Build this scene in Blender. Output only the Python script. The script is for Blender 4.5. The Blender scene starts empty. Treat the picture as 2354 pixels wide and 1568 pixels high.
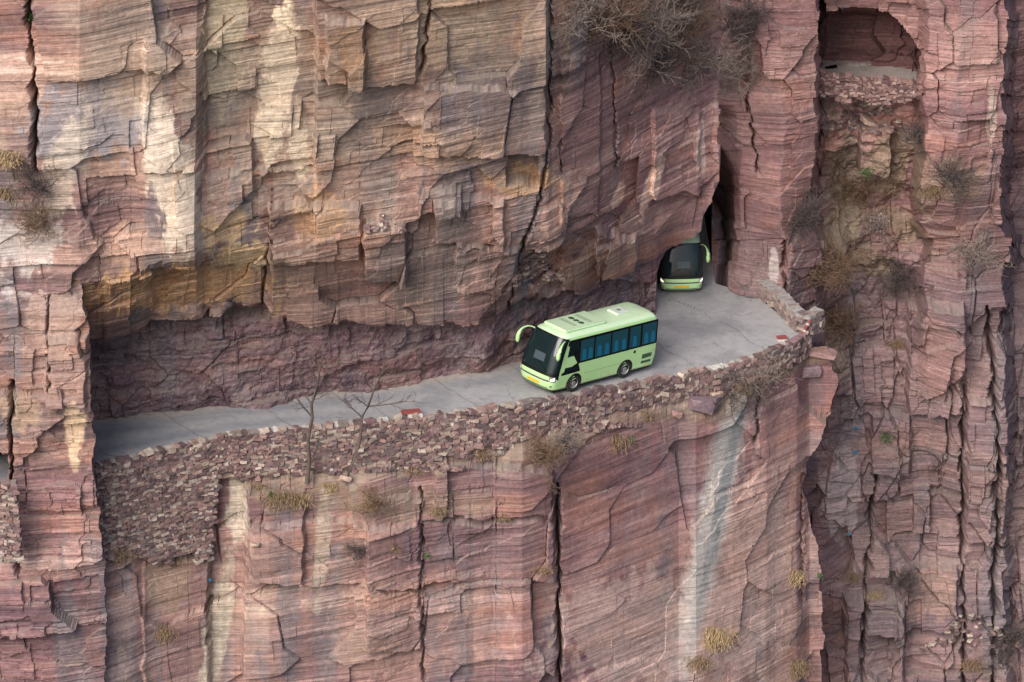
import bpy, math, random, numpy as np
from mathutils import Vector, Matrix
import bmesh
DATA = bpy.data; TYPES = bpy.types
random.seed(7)
COL = bpy.context.scene.collection
# ---------------------------------------------------------------- camera maths
PH = math.radians(28); CS, SN = math.cos(PH), math.sin(PH)
S = 43.5; D = 200.0
CY, CZ = -D*CS, D*SN
def _ray(px, py):
    a = (np.asarray(px, float)-1177)/(S*D); b = (784-np.asarray(py, float))/(S*D)
    return a, CS+b*SN, -SN+b*CS
def atY(px, py, Y):
    dx, dy, dz = _ray(px, py); t = (np.asarray(Y, float)-CY)/dy
    return np.stack([dx*t, CY+dy*t, CZ+dz*t], -1)
def atZ(px, py, Z):
    dx, dy, dz = _ray(px, py); t = (np.asarray(Z, float)-CZ)/dz
    return np.stack([dx*t, CY+dy*t, CZ+dz*t], -1)
def proj(P):
    X, Y, Z = P[..., 0], P[..., 1]-CY, P[..., 2]-CZ
    d = Y*CS-Z*SN; u = Y*SN+Z*CS
    return 1177+X/d*S*D, 784-u/d*S*D, d
# ---------------------------------------------------------------- noise
def hsh(i, j, s):
    n = (i.astype(np.int64)*374761393+j.astype(np.int64)*668265263+s*1274126177) & 0xffffffff
    n = ((n ^ (n >> 13))*1274126177) & 0xffffffff
    n = n ^ (n >> 16)
    return (n & 0xffffff)/16777215.0
def vn(x, y, s=0):
    i = np.floor(x); j = np.floor(y); fx = x-i; fy = y-j
    fx = fx*fx*(3-2*fx); fy = fy*fy*(3-2*fy)
    a = hsh(i, j, s); b = hsh(i+1, j, s); c = hsh(i, j+1, s); d = hsh(i+1, j+1, s)
    return ((a+(b-a)*fx)*(1-fy)+(c+(d-c)*fx)*fy)*2-1
def fbm(x, y, o=4, s=0):
    r = 0; w = .5
    for k in range(o):
        r = r+w*vn(x*2**k+17.3*k, y*2**k+5.1*k, s+k); w *= .55
    return r
def steps(x, w, s):
    x = np.asarray(x, float)
    return (hsh(np.floor(x/w), np.floor(x/w)*0, s)-.5)*1.2+(hsh(np.floor(x/(w*.37)), np.floor(x/w)*0, s+1)-.5)*.6
def worley(x, y, s=0):
    i0 = np.floor(x); j0 = np.floor(y)
    d1 = np.full(x.shape, 9.); d2 = np.full(x.shape, 9.); idd = np.zeros(x.shape); ddx = np.zeros(x.shape); ddy = np.zeros(x.shape)
    for a in (-1, 0, 1):
        for b in (-1, 0, 1):
            i = i0+a; j = j0+b
            qx = i+.1+.8*hsh(i, j, s)-x; qy = j+.1+.8*hsh(i, j, s+1)-y
            d = np.maximum(np.abs(qx), np.abs(qy))*.8+np.hypot(qx, qy)*.2
            m = d < d1
            d2 = np.where(m, d1, np.minimum(d2, d))
            d1 = np.where(m, d, d1); idd = np.where(m, hsh(i, j, s+2), idd)
            ddx = np.where(m, qx, ddx); ddy = np.where(m, qy, ddy)
    return idd, d2-d1, ddx, ddy
def layered(a, b, th, wd, s):
    r = np.random.default_rng(s)
    t = r.uniform(th*.35, th*1.9, int(160/th)); edges = np.cumsum(t)-70
    j = np.searchsorted(edges, b.ravel()).reshape(b.shape)
    w = wd*(.4+1.6*hsh(j, j*0, s+1)); off = hsh(j, j*0+1, s+2)*50
    i = np.floor((a+off)/w)
    fa = (a+off)/w-i
    v = hsh(i, j, s+3)
    lo = edges[np.clip(j-1, 0, len(edges)-1)]; hi = edges[np.clip(j, 0, len(edges)-1)]
    fb = np.clip((b-lo)/np.maximum(hi-lo, .01), 0, 1)
    return v, fa, fb, hsh(i, j, s+4)-.5
def sm(x, a, b):
    t = np.clip((x-a)/(b-a), 0, 1); return t*t*(3-2*t)
def rock_disp(a, b, s, bw=4.6, bh=3.8, A=1.0, mw=2.2, mh=.85):
    a = a+100
    wa = a+.4*fbm(a*.15, b*.15, 3, s+50)+.02*fbm(a*2, b*2, 2, s+51)
    wb = b+.22*fbm(a*.06, b*.1, 3, s+52)+.012*fbm(a*1.2, b*2, 2, s+53)
    rough = .10+.95*sm(fbm(a*.10+3, b*.13, 3, s+54), -.05, .42)
    i1, e1, dx, dy = worley(wa/bw, wb/bh, s)
    g1 = (hsh(np.floor(i1*9999), np.floor(i1*777), s+9)-.5)
    d = A*(.9*(i1-.5)+1.05*g1*dx+.40*(i1-.4)*dy)
    i2, e2, dx2, dy2 = worley(wa/mw+7, wb/(mh*1.8)+3, s+20)
    g2 = hsh(np.floor(i2*9999), np.floor(i2*77), s+3)-.5
    d = d+A*rough*(.44*(i2-.5)+.44*g2*dx2)
    v, fa, fb, tl = layered(wa, wb, mh, mw*2.0, s+30)
    d = d+A*(.10+.90*rough)*(.33*(v-.5)+.28*tl*(fa-.5)-.05*(fb-.5))
    v3, fa3, fb3, tl3 = layered(wa+.1*wb, wb, .24, 1.8, s+40)
    d = d+A*(.15+.65*rough)*(.10*(v3-.5)+.07*tl3*(fa3-.5))
    v4 = vn(wa*.12, wb*9, s+45)*.5+vn(wa*.3, wb*18, s+46)*.35
    d = d+.025*A*v4
    d = d+.03*A*fbm(a*2.2, b*2.6, 3, s+48)*(.4+rough)
    d = d+.5*A*fbm(a*.13, b*.10, 3, s+47)
    m1 = sm(vn(a*.3, b*.3, s+60), .3, .6)
    d = d-A*.28*np.exp(-(e1/.014)**2)*m1
    return d, i1, v, wa, wb
# ---------------------------------------------------------------- mesh helpers
HITS = []
def set_col(me, col, n):
    c = np.ones((n, 4), np.float32); c[:, :3] = col
    at = me.attributes.new('Col', 'FLOAT_COLOR', 'POINT'); at.data.foreach_set('color', c.ravel())
def grid_mesh(name, P, col, m, label, cat, hits=True, kind='structure'):
    n, k = P.shape[:2]
    me = DATA.meshes.new(name)
    me.vertices.add(n*k); me.vertices.foreach_set('co', P.reshape(-1).astype(np.float32))
    idx = np.arange(n*k).reshape(n, k)
    q = np.stack([idx[:-1, :-1], idx[:-1, 1:], idx[1:, 1:], idx[1:, :-1]], -1).reshape(-1, 4)
    me.loops.add(q.size); me.polygons.add(len(q))
    me.loops.foreach_set('vertex_index', np.ascontiguousarray(q.ravel(), dtype=np.int32))
    me.polygons.foreach_set('loop_start', np.arange(0, len(q)*4, 4, dtype=np.int32))
    me.update(calc_edges=True)
    set_col(me, col.reshape(n*k, -1), n*k)
    me.shade_flat()
    me.materials.append(m)
    o = DATA.objects.new(name, me); COL.objects.link(o)
    o['label'] = label; o['category'] = cat
    if kind: o['kind'] = kind
    if hits:
        px, py, d = proj(P); HITS.append((px.ravel().astype(np.float32), py.ravel().astype(np.float32), d.ravel().astype(np.float32), P.reshape(-1, 3).astype(np.float32)))
    return o
def hit(x, y, r=5):
    best = None
    for px, py, d, P in HITS:
        m = np.nonzero((abs(px-x) < r) & (abs(py-y) < r))[0]
        if len(m):
            j = m[np.argmin(d[m])]
            if best is None or d[j] < best[0]: best = (d[j], P[j])
    return Vector([float(v) for v in best[1]]) if best else Vector([float(v) for v in atY(x, y, 0)])
def pymesh(name, V, F, m, parent=None, smooth=False, col=None):
    me = DATA.meshes.new(name); me.from_pydata([tuple(float(q) for q in v) for v in V], [], F); me.update()
    me.materials.append(m)
    if smooth: me.shade_smooth()
    if col is not None: set_col(me, col, len(V))
    o = DATA.objects.new(name, me); COL.objects.link(o)
    if parent: o.parent = parent
    return o
def tag(o, label, cat, group=None, kind=None):
    o['label'] = label; o['category'] = cat
    if group: o['group'] = group
    if kind: o['kind'] = kind
    return o
def empty(name, label, cat, loc, group=None):
    o = DATA.objects.new(name, None); COL.objects.link(o); o.location = loc
    return tag(o, label, cat, group)
# ---------------------------------------------------------------- materials
def base_mat(name):
    m = DATA.materials.new(name); m.use_nodes = True
    nt = m.node_tree; return m, nt, nt.nodes['Principled BSDF']
def mix(nt, a, b, f, mode='MIX'):
    n = nt.nodes.new('ShaderNodeMix'); n.data_type = 'RGBA'; n.blend_type = mode
    for sock, v in ((n.inputs[0], f), (n.inputs[6], a), (n.inputs[7], b)):
        if isinstance(v, TYPES.NodeSocket): nt.links.new(v, sock)
        else: sock.default_value = v
    return n.outputs[2]
def noise(nt, vec, scale, detail=4, rough=.6, dist=0):
    n = nt.nodes.new('ShaderNodeTexNoise'); n.inputs['Scale'].default_value = scale
    n.inputs['Detail'].default_value = detail; n.inputs['Roughness'].default_value = rough; n.inputs['Distortion'].default_value = dist
    if vec: nt.links.new(vec, n.inputs['Vector'])
    return n.outputs['Fac']
def ramp(nt, fac, stops):
    n = nt.nodes.new('ShaderNodeValToRGB'); nt.links.new(fac, n.inputs[0])
    e = n.color_ramp.elements
    while len(e) < len(stops): e.new(.5)
    for k, (p, c) in enumerate(stops): e[k].position = p; e[k].color = (c, c, c, 1) if isinstance(c, (int, float)) else (*c, 1)
    return n.outputs[0]
def scaled(nt, vec, s):
    n = nt.nodes.new('ShaderNodeMapping'); n.inputs['Scale'].default_value = s; nt.links.new(vec, n.inputs['Vector']); return n.outputs[0]
def rock_mat(name, strata=1.0, dust=.45):
    m, nt, bs = base_mat(name)
    at = nt.nodes.new('ShaderNodeAttribute'); at.attribute_name = 'Col'
    g = nt.nodes.new('ShaderNodeNewGeometry'); pos = g.outputs['Position']
    s1 = noise(nt, scaled(nt, pos, (.12, .12, 5)), 1, 3, .65)
    s2 = noise(nt, scaled(nt, pos, (.8, .8, 19)), 1, 3, .75)
    s3 = noise(nt, pos, 4.0, 6, .8)
    s4 = noise(nt, pos, .35, 2, .6)
    c = mix(nt, at.outputs['Color'], ramp(nt, s1, [(.32, 1-.20*strata), (.5, 1.), (.7, 1+.26*strata)]), 1, 'MULTIPLY')
    lam = mix(nt, c, ramp(nt, s2, [(.3, 1-.44*strata), (.5, 1.), (.68, 1+.48*strata)]), 1, 'MULTIPLY')
    c = mix(nt, c, lam, ramp(nt, s4, [(.38, .25), (.6, 1.)]))
    c = mix(nt, c, ramp(nt, s3, [(.3, .68), (.5, 1.), (.7, 1.34)]), 1, 'MULTIPLY')
    sp = nt.nodes.new('ShaderNodeSeparateXYZ'); nt.links.new(g.outputs['True Normal'], sp.inputs[0])
    up = ramp(nt, sp.outputs['Z'], [(.5, 0), (.9, dust)])
    c = mix(nt, c, (.32, .27, .23, 1), up)
    nt.links.new(c, bs.inputs['Base Color']); bs.inputs['Roughness'].default_value = .92
    bs.inputs['Specular IOR Level'].default_value = .15
    return m
def simple(name, c, r=.5, metal=0, var=0, vs=6, emit=None, es=0, coat=0, attr=False):
    m, nt, bs = base_mat(name)
    bs.inputs['Roughness'].default_value = r; bs.inputs['Metallic'].default_value = metal
    bs.inputs['Coat Weight'].default_value = coat
    src = (*[float(q) for q in c], 1)
    if attr:
        at = nt.nodes.new('ShaderNodeAttribute'); at.attribute_name = 'Col'; src = at.outputs['Color']
    if var or attr:
        tc = nt.nodes.new('ShaderNodeTexCoord')
        f = noise(nt, tc.outputs['Object'], vs, 4, .65)
        o = mix(nt, src, ramp(nt, f, [(.3, 1-var), (.7, 1+var)]), 1, 'MULTIPLY'); nt.links.new(o, bs.inputs['Base Color'])
    else: bs.inputs['Base Color'].default_value = src
    if emit: bs.inputs['Emission Color'].default_value = (*emit, 1); bs.inputs['Emission Strength'].default_value = es
    return m
M_rock = rock_mat('layered_rock'); M_rockd = rock_mat('dark_layered_rock', .85, .4)
M_stone = simple('rubble_stone', (1, 1, 1), .9, var=.3, vs=5, attr=True)
# ---------------------------------------------------------------- road geometry
_w = np.linspace(-40, 40, 801)
_f = np.interp(_w, [-28, -10, -4.5, 6, 9, 14, 30], [2.4, 1.35, .95, -.8, -1.05, -1.2, -1.3])
_f = np.convolve(np.pad(_f, 10, 'edge'), np.ones(21)/21, 'valid')
def roadZ(X, Y): return np.interp(np.asarray(X)*.8+np.asarray(Y)*.6, _w, _f)
def on_road(px, py, dz=0):
    Z = np.zeros(np.shape(px))
    for _ in range(12):
        P = atZ(px, py, Z+dz); Z = roadZ(P[..., 0], P[..., 1])
    return P
OUT = np.array([(-90, 1150), (100, 1105), (215, 1075), (350, 1040), (520, 1003), (700, 985), (870, 970), (960, 960), (1150, 938), (1300, 914), (1450, 886), (1640, 850), (1760, 815), (1830, 784), (1858, 762)], float)
INN = np.array([(-90, 1010), (215, 968), (400, 946), (640, 918), (900, 888), (1120, 855), (1200, 832), (1300, 792), (1400, 752), (1500, 716)], float)
def outP(px, dz=0): return on_road(px, np.interp(px, OUT[:, 0], OUT[:, 1]), dz)
def innP(px): return on_road(px, np.interp(px, INN[:, 0], INN[:, 1]))
# ---------------------------------------------------------------- colour of the rock
def lin(r, g, b):
    f = lambda v: ((v/255)/12.92 if v/255 <= .04045 else ((v/255+.055)/1.055)**2.4)
    return np.array([f(r), f(g), f(b)])
PUR = np.array([lin(92, 70, 78), lin(122, 92, 97), lin(146, 110, 110), lin(170, 130, 125), lin(202, 170, 160)])
TAN = np.array([lin(112, 96, 90), lin(144, 122, 108), lin(168, 142, 122), lin(188, 160, 134), lin(212, 190, 166)])
CREAM = lin(242, 218, 188); ORANGE = lin(200, 158, 114); DARKS = lin(84, 76, 76); BLUEG = lin(144, 144, 152); SOIL = lin(140, 122, 102); PINK = lin(204, 172, 166)
def pal(p, s):
    x = np.linspace(0, 1, len(p)); return np.stack([np.interp(s, x, p[:, k]) for k in range(3)], -1)
def lerp(a, b, t): return a+(b-a)*np.asarray(t)[..., None]
def tone(c, k=.93, g=1.04):
    l = (c@np.array([.3, .5, .2]))[..., None]; return np.clip((l*(1-k)+c*k)*g, .01, .8)
def blob(px, py, x, y, rx, ry, seed=0, shear=0, nz=.5, sc=22, lo=.36, hi=.60):
    dx = (px-x-shear*(py-y))/rx; dy = (py-y)/ry
    v = np.exp(-(dx**2+dy**2))
    n = fbm(px/sc+.3*vn(px/9, py/9, 299), py/(sc*2.2)+.3*vn(px/9, py/9, 298), 4, 300+seed)
    return sm(v+nz*n, lo, hi)
def rock_color(px, py, a, b, wb, blk, v, warm, s):
    st = .47+.55*fbm(a*.04, wb*.5, 4, s+1)+.16*vn(a*.1, wb*5, s+2)+.14*(v-.5)
    st = st+.22*fbm(a*.5, b*.5, 4, s+7)
    wm = np.clip(warm+.40*fbm(a*.15, b*.2, 3, s+3)+.22*(blk-.5), 0, 1)
    c = lerp(pal(PUR, st), pal(TAN, st), wm)
    c = c*(.88+.24*blk)[..., None]
    stain = sm(fbm(a*.9+.3*fbm(a*2, b*2, 2, s+8), b*.09, 4, s+4), .06, .4)*.55
    c = lerp(c, BLUEG*.55, stain)
    pale = sm(fbm(a*.6+9, b*.22, 4, s+5), .15, .5)*.30
    c = lerp(c, TAN[4]*1.05, pale*wm+pale*.2)
    c = lerp(c, lin(168, 116, 94), sm(fbm(a*.2, b*.5, 3, s+6), .15, .4)*.40)
    return c
def rectf(px, py, x0, x1, y0, y1, d, soft=4, s=0):
    jx = px+9*fbm(px/30, py/30, 3, s+500); jy = py+9*fbm(px/30, py/30, 3, s+510)
    return d*sm(jx, x0-soft, x0+soft)*(1-sm(jx, x1-soft, x1+soft))*sm(jy, y0-soft, y0+soft)*(1-sm(jy, y1-soft, y1+soft))
def groove(px, py, pts, w, d, s=0):
    ys = [p[1] for p in pts]; xs = [p[0] for p in pts]
    xg = np.interp(py, ys, xs)+5*vn(py/17, py*0, s+520)+2*vn(py/4, py*0, s+521)
    inside = sm(py, ys[0]-8, ys[0]+8)*(1-sm(py, ys[-1]-8, ys[-1]+8))
    return -d*np.exp(-((px-xg)/(w*(.6+.5*vn(py/25, py*0, s+522))+1))**2)*inside
def interp(px, pts):
    p = np.array(pts, float); return np.interp(px, p[:, 0], p[:, 1])
def loft(rows, counts):
    out = []
    for k in range(len(rows)-1):
        t = np.linspace(0, 1, counts[k], endpoint=(k == len(rows)-2))[:, None, None]
        out.append(rows[k][None]*(1-t)+rows[k+1][None]*t)
    return np.concatenate(out, 0)
# ---------------------------------------------------------------- upper cliff
px = np.concatenate([np.linspace(-90, 1506, 1060), np.linspace(1507, 1512, 22), np.linspace(1514, 1652, 100)])
ip = innP(np.minimum(px, 1500))
tun = sm(px, 1506, 1513)
R0 = ip.copy(); R0[:, 2] -= .6; R0[:, 1] += tun*17; R0[:, 0] = atY(px, 716, R0[:, 1])[:, 0]
R1 = ip.copy(); R1[:, 1] += tun*17+.15; R1[:, 0] = R0[:, 0]; R1[:, 2] += interp(px, [(-90, 5.2), (600, 5.2), (1100, 3.9), (1160, 3.4), (1400, 3.2), (1480, 2.2), (1512, 6)])
py2 = interp(px, [(-90, 800), (215, 786), (330, 768), (345, 752), (450, 738), (600, 700), (612, 724), (700, 738), (850, 742), (1000, 735), (1100, 742), (1165, 700), (1300, 672), (1400, 650), (1495, 655), (1510, 628), (1518, 602), (1532, 578), (1556, 562), (1580, 550), (1598, 542), (1612, 532), (1617, 498), (1630, 476), (1640, 462), (1652, 436)])
py2 = py2+(8*fbm(px/45, px*0, 3, 701)+13*steps(px, 60, 711))*(px < 1500)+5*steps(px, 18, 712)*(px > 1515)
Y2 = ip[:, 1]-interp(px, [(-90, 2.0), (600, 1.8), (1000, 1.2), (1200, 1.0), (1400, .8), (1510, .5), (1650, .7)])
R2 = atY(px, py2, Y2)
py3 = interp(px, [(-90, 690), (185, 668), (300, 640), (345, 603), (450, 580), (468, 560), (620, 566), (628, 590), (850, 600), (1000, 590), (1160, 560), (1300, 530), (1505, 540), (1530, 510), (1560, 480), (1600, 440), (1640, 370), (1650, 350)])
py3 = py3+(10*fbm(px/40, px*0, 3, 702)+10*steps(px, 75, 713))*(px < 1480)
Y3 = interp(px, [(-90, -19), (185, -18.6), (345, -17.2), (450, -16.4), (466, -15.2), (620, -13.6), (850, -11.3), (1000, -9.8), (1160, -7.4), (1260, -5.8), (1300, -4.4), (1400, -1.4), (1505, 2.2), (1560, 3.2), (1640, 4.6)])
R3 = atY(px, py3, Y3)
Y4 = interp(px, [(-90, -18.5), (185, -18), (345, -16.5), (460, -15.4), (722, -13.6), (728, -14.1), (1000, -12), (1255, -9.8), (1268, -8.2), (1500, -1.0), (1640, 5.6), (1652, 6.3)])
R4 = atY(px, px*0-130, Y4)
P = loft([R0, R1, R2, R3, R4], [90, 14, 115, 430])
bx, by, _ = proj(P)
edge = sm(px, 1590, 1652)[None, :]*(9*fbm(by/60, by*0, 3, 720)+7*steps(by, 42, 721))
P[..., 0] += edge/S*(by < 470)
a = P[..., 0]*.93+P[..., 1]*.37; b = P[..., 2]+.02*P[..., 0]
d, blk, v, wa, wb = rock_disp(a, b, 11)
f = rectf(bx, by, 1168, 1236, 352, 424, -1.3, 3, 1)+rectf(bx, by, 838, 938, 505, 640, 1.1, 3, 2)+rectf(bx, by, 1372, 1462, 536, 620, 1.0, 3, 3)
f += rectf(bx, by, 1190, 1290, 570, 665, -.7, 6, 4)+rectf(bx, by, 960, 1060, 430, 480, .8, 2, 5)+rectf(bx, by, 730, 960, -200, 190, .5, 3, 6)
f += rectf(bx, by, 470, 724, -200, 400, -.6, 3, 7)+rectf(bx, by, 1000, 1160, 450, 560, .7, 3, 8)+rectf(bx, by, 350, 620, 615, 720, -.5, 4, 9)
f += rectf(bx, by, 620, 830, 470, 600, .7, 4, 10)+rectf(bx, by, 1500, 1610, 250, 450, .5, 5, 11)+rectf(bx, by, 330, 460, 80, 380, .4, 6, 12)
f += rectf(bx, by, 970, 1255, 200, 350, .5, 3, 13)+rectf(bx, by, 1050, 1190, 560, 660, .5, 3, 14)+rectf(bx, by, 750, 840, 30, 190, .8, 5, 15)+rectf(bx, by, 1290, 1380, 120, 500, .35, 3, 16)
f += groove(bx, by, [(62, -200), (68, 60), (84, 250), (85, 400)], 6, 1.8)+groove(bx, by, [(990, -200), (985, 60), (965, 180)], 4, .9, 1)
f += groove(bx, by, [(1268, -200), (1262, 300), (1250, 430), (1205, 560), (1165, 720)], 4, .8, 3)
f += groove(bx, by, [(1400, 60), (1420, 400)], 3, .4, 6)+groove(bx, by, [(620, 560), (600, 700)], 4, .5, 7)
bulge = np.exp(-(((bx-395-.28*(by-430))/80)**4))*np.exp(-((by-430)/170)**4)
d = d*(1-.6*bulge); f = f+1.0*np.exp(-(((bx-395-.28*(by-430))/80)**2))*np.exp(-((by-440)/150)**4)
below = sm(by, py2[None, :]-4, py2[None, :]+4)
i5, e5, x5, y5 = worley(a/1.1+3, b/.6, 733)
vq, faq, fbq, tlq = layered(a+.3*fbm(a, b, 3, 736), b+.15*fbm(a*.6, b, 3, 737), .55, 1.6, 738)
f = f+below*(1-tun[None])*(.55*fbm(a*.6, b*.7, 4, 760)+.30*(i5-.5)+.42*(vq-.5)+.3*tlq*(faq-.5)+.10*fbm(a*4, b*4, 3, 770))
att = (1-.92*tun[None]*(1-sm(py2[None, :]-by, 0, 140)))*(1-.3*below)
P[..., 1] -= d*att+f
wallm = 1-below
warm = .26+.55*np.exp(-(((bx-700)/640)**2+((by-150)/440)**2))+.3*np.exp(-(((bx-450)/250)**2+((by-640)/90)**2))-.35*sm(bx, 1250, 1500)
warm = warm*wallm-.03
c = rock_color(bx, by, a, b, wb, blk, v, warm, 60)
c = lerp(c, lin(90, 78, 86), (1-wallm)*.5)  # overhang shade painted in: notch wall colour darkened
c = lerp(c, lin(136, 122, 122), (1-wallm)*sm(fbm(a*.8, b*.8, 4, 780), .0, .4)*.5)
for (x, y, rx, ry, cc, k, sh, w) in [(635, 190, 46, 170, CREAM, 1, -.05, .92), (612, 325, 36, 70, CREAM, 2, 0, .92), (685, 360, 30, 90, CREAM, 3, .1, .8), (515, 90, 60, 190, lin(184, 168, 138), 4, -.1, .7),
        (400, 410, 66, 210, lin(226, 206, 184), 5, .3, .8), (400, 670, 240, 60, ORANGE, 6, -.35, .75), (570, 600, 80, 40, lin(220, 190, 146), 7, 0, .75), (730, 490, 60, 60, ORANGE, 8, 0, .5), (520, 520, 60, 40, lin(214, 178, 132), 9, 0, .7),
        (1200, 415, 100, 30, ORANGE, 10, 0, .6), (1498, 420, 16, 80, lin(224, 188, 170), 11, -.35, .9), (1425, 450, 14, 36, lin(212, 174, 156), 12, -.3, .75), (60, 560, 100, 70, lin(205, 195, 188), 13, 0, .65), (200, 280, 150, 110, BLUEG, 14, 0, .6),
        (60, 480, 60, 20, DARKS, 15, 0, .5), (1080, 80, 200, 120, lin(182, 158, 130), 16, 0, .45), (820, 110, 70, 90, lin(162, 128, 98), 17, 0, .6), (150, 380, 50, 150, lin(212, 194, 174), 18, -.3, .55), (1610, 330, 12, 80, lin(224, 192, 178), 19, 0, .75), (930, 620, 100, 80, lin(116, 106, 102), 20, 0, .6),
        (300, 560, 100, 50, lin(206, 168, 146), 21, -.5, .5), (1010, 560, 170, 80, lin(126, 108, 104), 22, 0, .6), (640, 260, 220, 220, lin(158, 146, 132), 23, 0, .45), (300, 120, 120, 160, lin(172, 152, 134), 24, 0, .5), (640, 630, 40, 60, lin(98, 86, 82), 25, 0, .5), (1150, 250, 90, 200, lin(122, 112, 110), 26, 0, .5), (860, 330, 60, 160, lin(126, 116, 112), 27, 0, .5), (1000, 330, 160, 60, lin(186, 152, 120), 28, 0, .4)]:
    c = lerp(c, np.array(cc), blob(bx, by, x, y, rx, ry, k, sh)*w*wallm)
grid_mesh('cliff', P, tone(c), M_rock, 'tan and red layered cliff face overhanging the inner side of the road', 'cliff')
# ---------------------------------------------------------------- left buttress
EB = [(500, 150), (600, 176), (670, 189), (780, 206), (960, 214), (1080, 218), (1290, 238), (1700, 240)]
pyr = np.linspace(560, 1690, 640)[:, None]; u = np.linspace(0, 1, 190)[None, :]
fr = np.clip(u/.85, 0, 1); back = np.clip((u-.85)/.15, 0, 1)
eb = np.interp(pyr, [e[0] for e in EB], [e[1] for e in EB])+7*fbm(pyr/45, pyr*0, 3, 730)+5*steps(pyr, 40, 731)
gx = -90+(eb+90)*fr+0*pyr; gy = pyr+0*u
Yb = -20.3+1.2*fr+back*7; Yb = Yb+np.where(pyr < 720, (720-pyr)/160*1.6, 0)
P = atY(gx, gy, Yb+.0)
bx, by, _ = proj(P)
a = P[..., 0]*.93+P[..., 1]*.37; b = P[..., 2]+.02*P[..., 0]
d, blk, v, wa, wb = rock_disp(a, b, 11, 3.4, 2.8, .8, 1.6, .6)
f = groove(bx, by, [(28, 880), (24, 1180), (45, 1320)], 4, 1.0)+groove(bx, by, [(115, 560), (110, 760), (118, 900)], 3, .5, 4)+rectf(bx, by, 108, 200, 770, 920, .6, 4, 33)
P[..., 1] -= (d+f)*(1-.7*back)
bx2, by2, _ = proj(P)
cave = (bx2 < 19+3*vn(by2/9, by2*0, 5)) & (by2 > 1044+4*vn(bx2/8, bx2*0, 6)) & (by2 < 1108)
P2 = atY(bx2, by2, P[..., 1]+6.0); P = np.where(cave[..., None], P2, P)
c = rock_color(bx, by, a, b, wb, blk, v, .4-.4*sm(by, 950, 1200), 60)
for (x, y, rx, ry, cc, k, sh, w) in [(172, 990, 26, 90, lin(224, 194, 160), 41, 0, .85), (80, 620, 100, 60, lin(190, 180, 176), 42, 0, .6), (120, 700, 80, 100, lin(188, 160, 144), 43, 0, .5), (60, 940, 60, 50, lin(188, 158, 130), 44, 0, .5)]:
    c = lerp(c, np.array(cc), blob(bx, by, x, y, rx, ry, k, sh)*w)
c = lerp(c, lin(60, 52, 52), cave*.8)  # shade of the recess put into its rock colour
grid_mesh('cliff', P, tone(c), M_rock, 'reddish rock buttress at left edge that hides the end of the road', 'cliff')
# ---------------------------------------------------------------- lower cliff
WB = [(100, 1300), (215, 1285), (470, 1262), (488, 1130), (508, 1078), (640, 1088), (800, 1085), (900, 1058), (1130, 1034), (1180, 1006), (1350, 964), (1450, 938), (1560, 915), (1640, 905), (1760, 862), (1860, 800), (1960, 790)]
ER = [(770, 1895), (870, 1925), (950, 1905), (1050, 1856), (1120, 1850), (1240, 1880), (1400, 1892), (1700, 1896)]
LD = [(150, .15), (480, .15), (510, .4), (620, .9), (850, .8), (950, .3), (1130, .3), (1200, .9), (1350, .6), (1450, .35), (1560, .3), (1600, .8), (1700, .7), (1780, .3), (1900, .3)]
r = np.linspace(0, 1, 470)[:, None]; u = np.linspace(0, 1, 1080)[None, :]
fr = np.clip(u/.93, 0, 1); back = np.clip((u-.93)/.07, 0, 1)
def wbase(x):
    return interp(x, WB)+(14*fbm(x/50, x*0, 3, 703)+18*steps(x, 60, 714)-8)*(x > 500)*(x < 1780)+(16*fbm(x/40, x*0, 3, 704)+22*steps(x, 48, 715)-8)*(x < 470)
gx = 130+(1890-130)*fr+0*r
for _ in range(4):
    wy = wbase(gx); gy = wy+(1700-wy)*r
    gx = 130+(np.interp(gy, [e[0] for e in ER], [e[1] for e in ER])+6*fbm(gy/40, gy*0, 3, 732)+6*steps(gy, 45, 733)-130)*fr
ob = outP(np.linspace(100, 1860, 300)); oY = lambda x: np.interp(x, np.linspace(100, 1860, 300), ob[:, 1])
Yw = oY(gx)+.1
ledge = interp(gx, LD)*sm(r+0*u, 0, .04)
hgt = (gy-wy)/38.
Yl = Yw-.12-ledge-.035*hgt+back*14-.7*np.exp(-((gx-1520)/200)**2)*sm(gy, 1000, 1250)-.45*(1-sm(gx, 300, 360))
P = atY(gx, gy+ledge*20+ledge*14, Yl)
bx, by, _ = proj(P)
a = P[..., 0]*.85+P[..., 1]*.5; b = P[..., 2]+.02*P[..., 0]
d, blk, v, wa, wb = rock_disp(a, b, 77, 4.8, 4.0, .85, 2.2, .8)
f = groove(bx, by, [(1283, 1120), (1280, 1200), (1287, 1300), (1284, 1420), (1290, 1700)], 6, 2.2, 9)+rectf(bx, by, 580, 1275, 1195, 1340, .4, 4, 40)+rectf(bx, by, 570, 700, 1130, 1330, .6, 4, 41)
f += rectf(bx, by, 480, 560, 1110, 1700, -.6, 5, 42)+rectf(bx, by, 330, 480, 1290, 1700, .2, 5, 43)+groove(bx, by, [(1850, 1090), (1840, 1240), (1845, 1380)], 4, .6, 11)+groove(bx, by, [(968, 1120), (975, 1560)], 3, .5, 12)
f += groove(bx, by, [(150, 1480), (150, 1700)], 3, .5, 13)+groove(bx, by, [(1742, 880), (1740, 1020)], 4, .8, 14)+rectf(bx, by, 840, 970, 1140, 1480, .4, 4, 44)+rectf(bx, by, 1000, 1270, 1070, 1180, .5, 4, 45)
calm = 1-.6*np.exp(-(((bx-1560)/230)**2+((by-1230)/260)**2))
P[..., 1] -= (d*calm+f)*(1-.6*back)*sm(r+0*u, 0, .03)
warm = .06+.22*sm(bx, 1300, 1500)*sm(by, 1100, 1300)+.12*np.exp(-((bx-650)/250)**2)
c = rock_color(bx, by, a, b, wb, blk, v, warm, 160)
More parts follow.
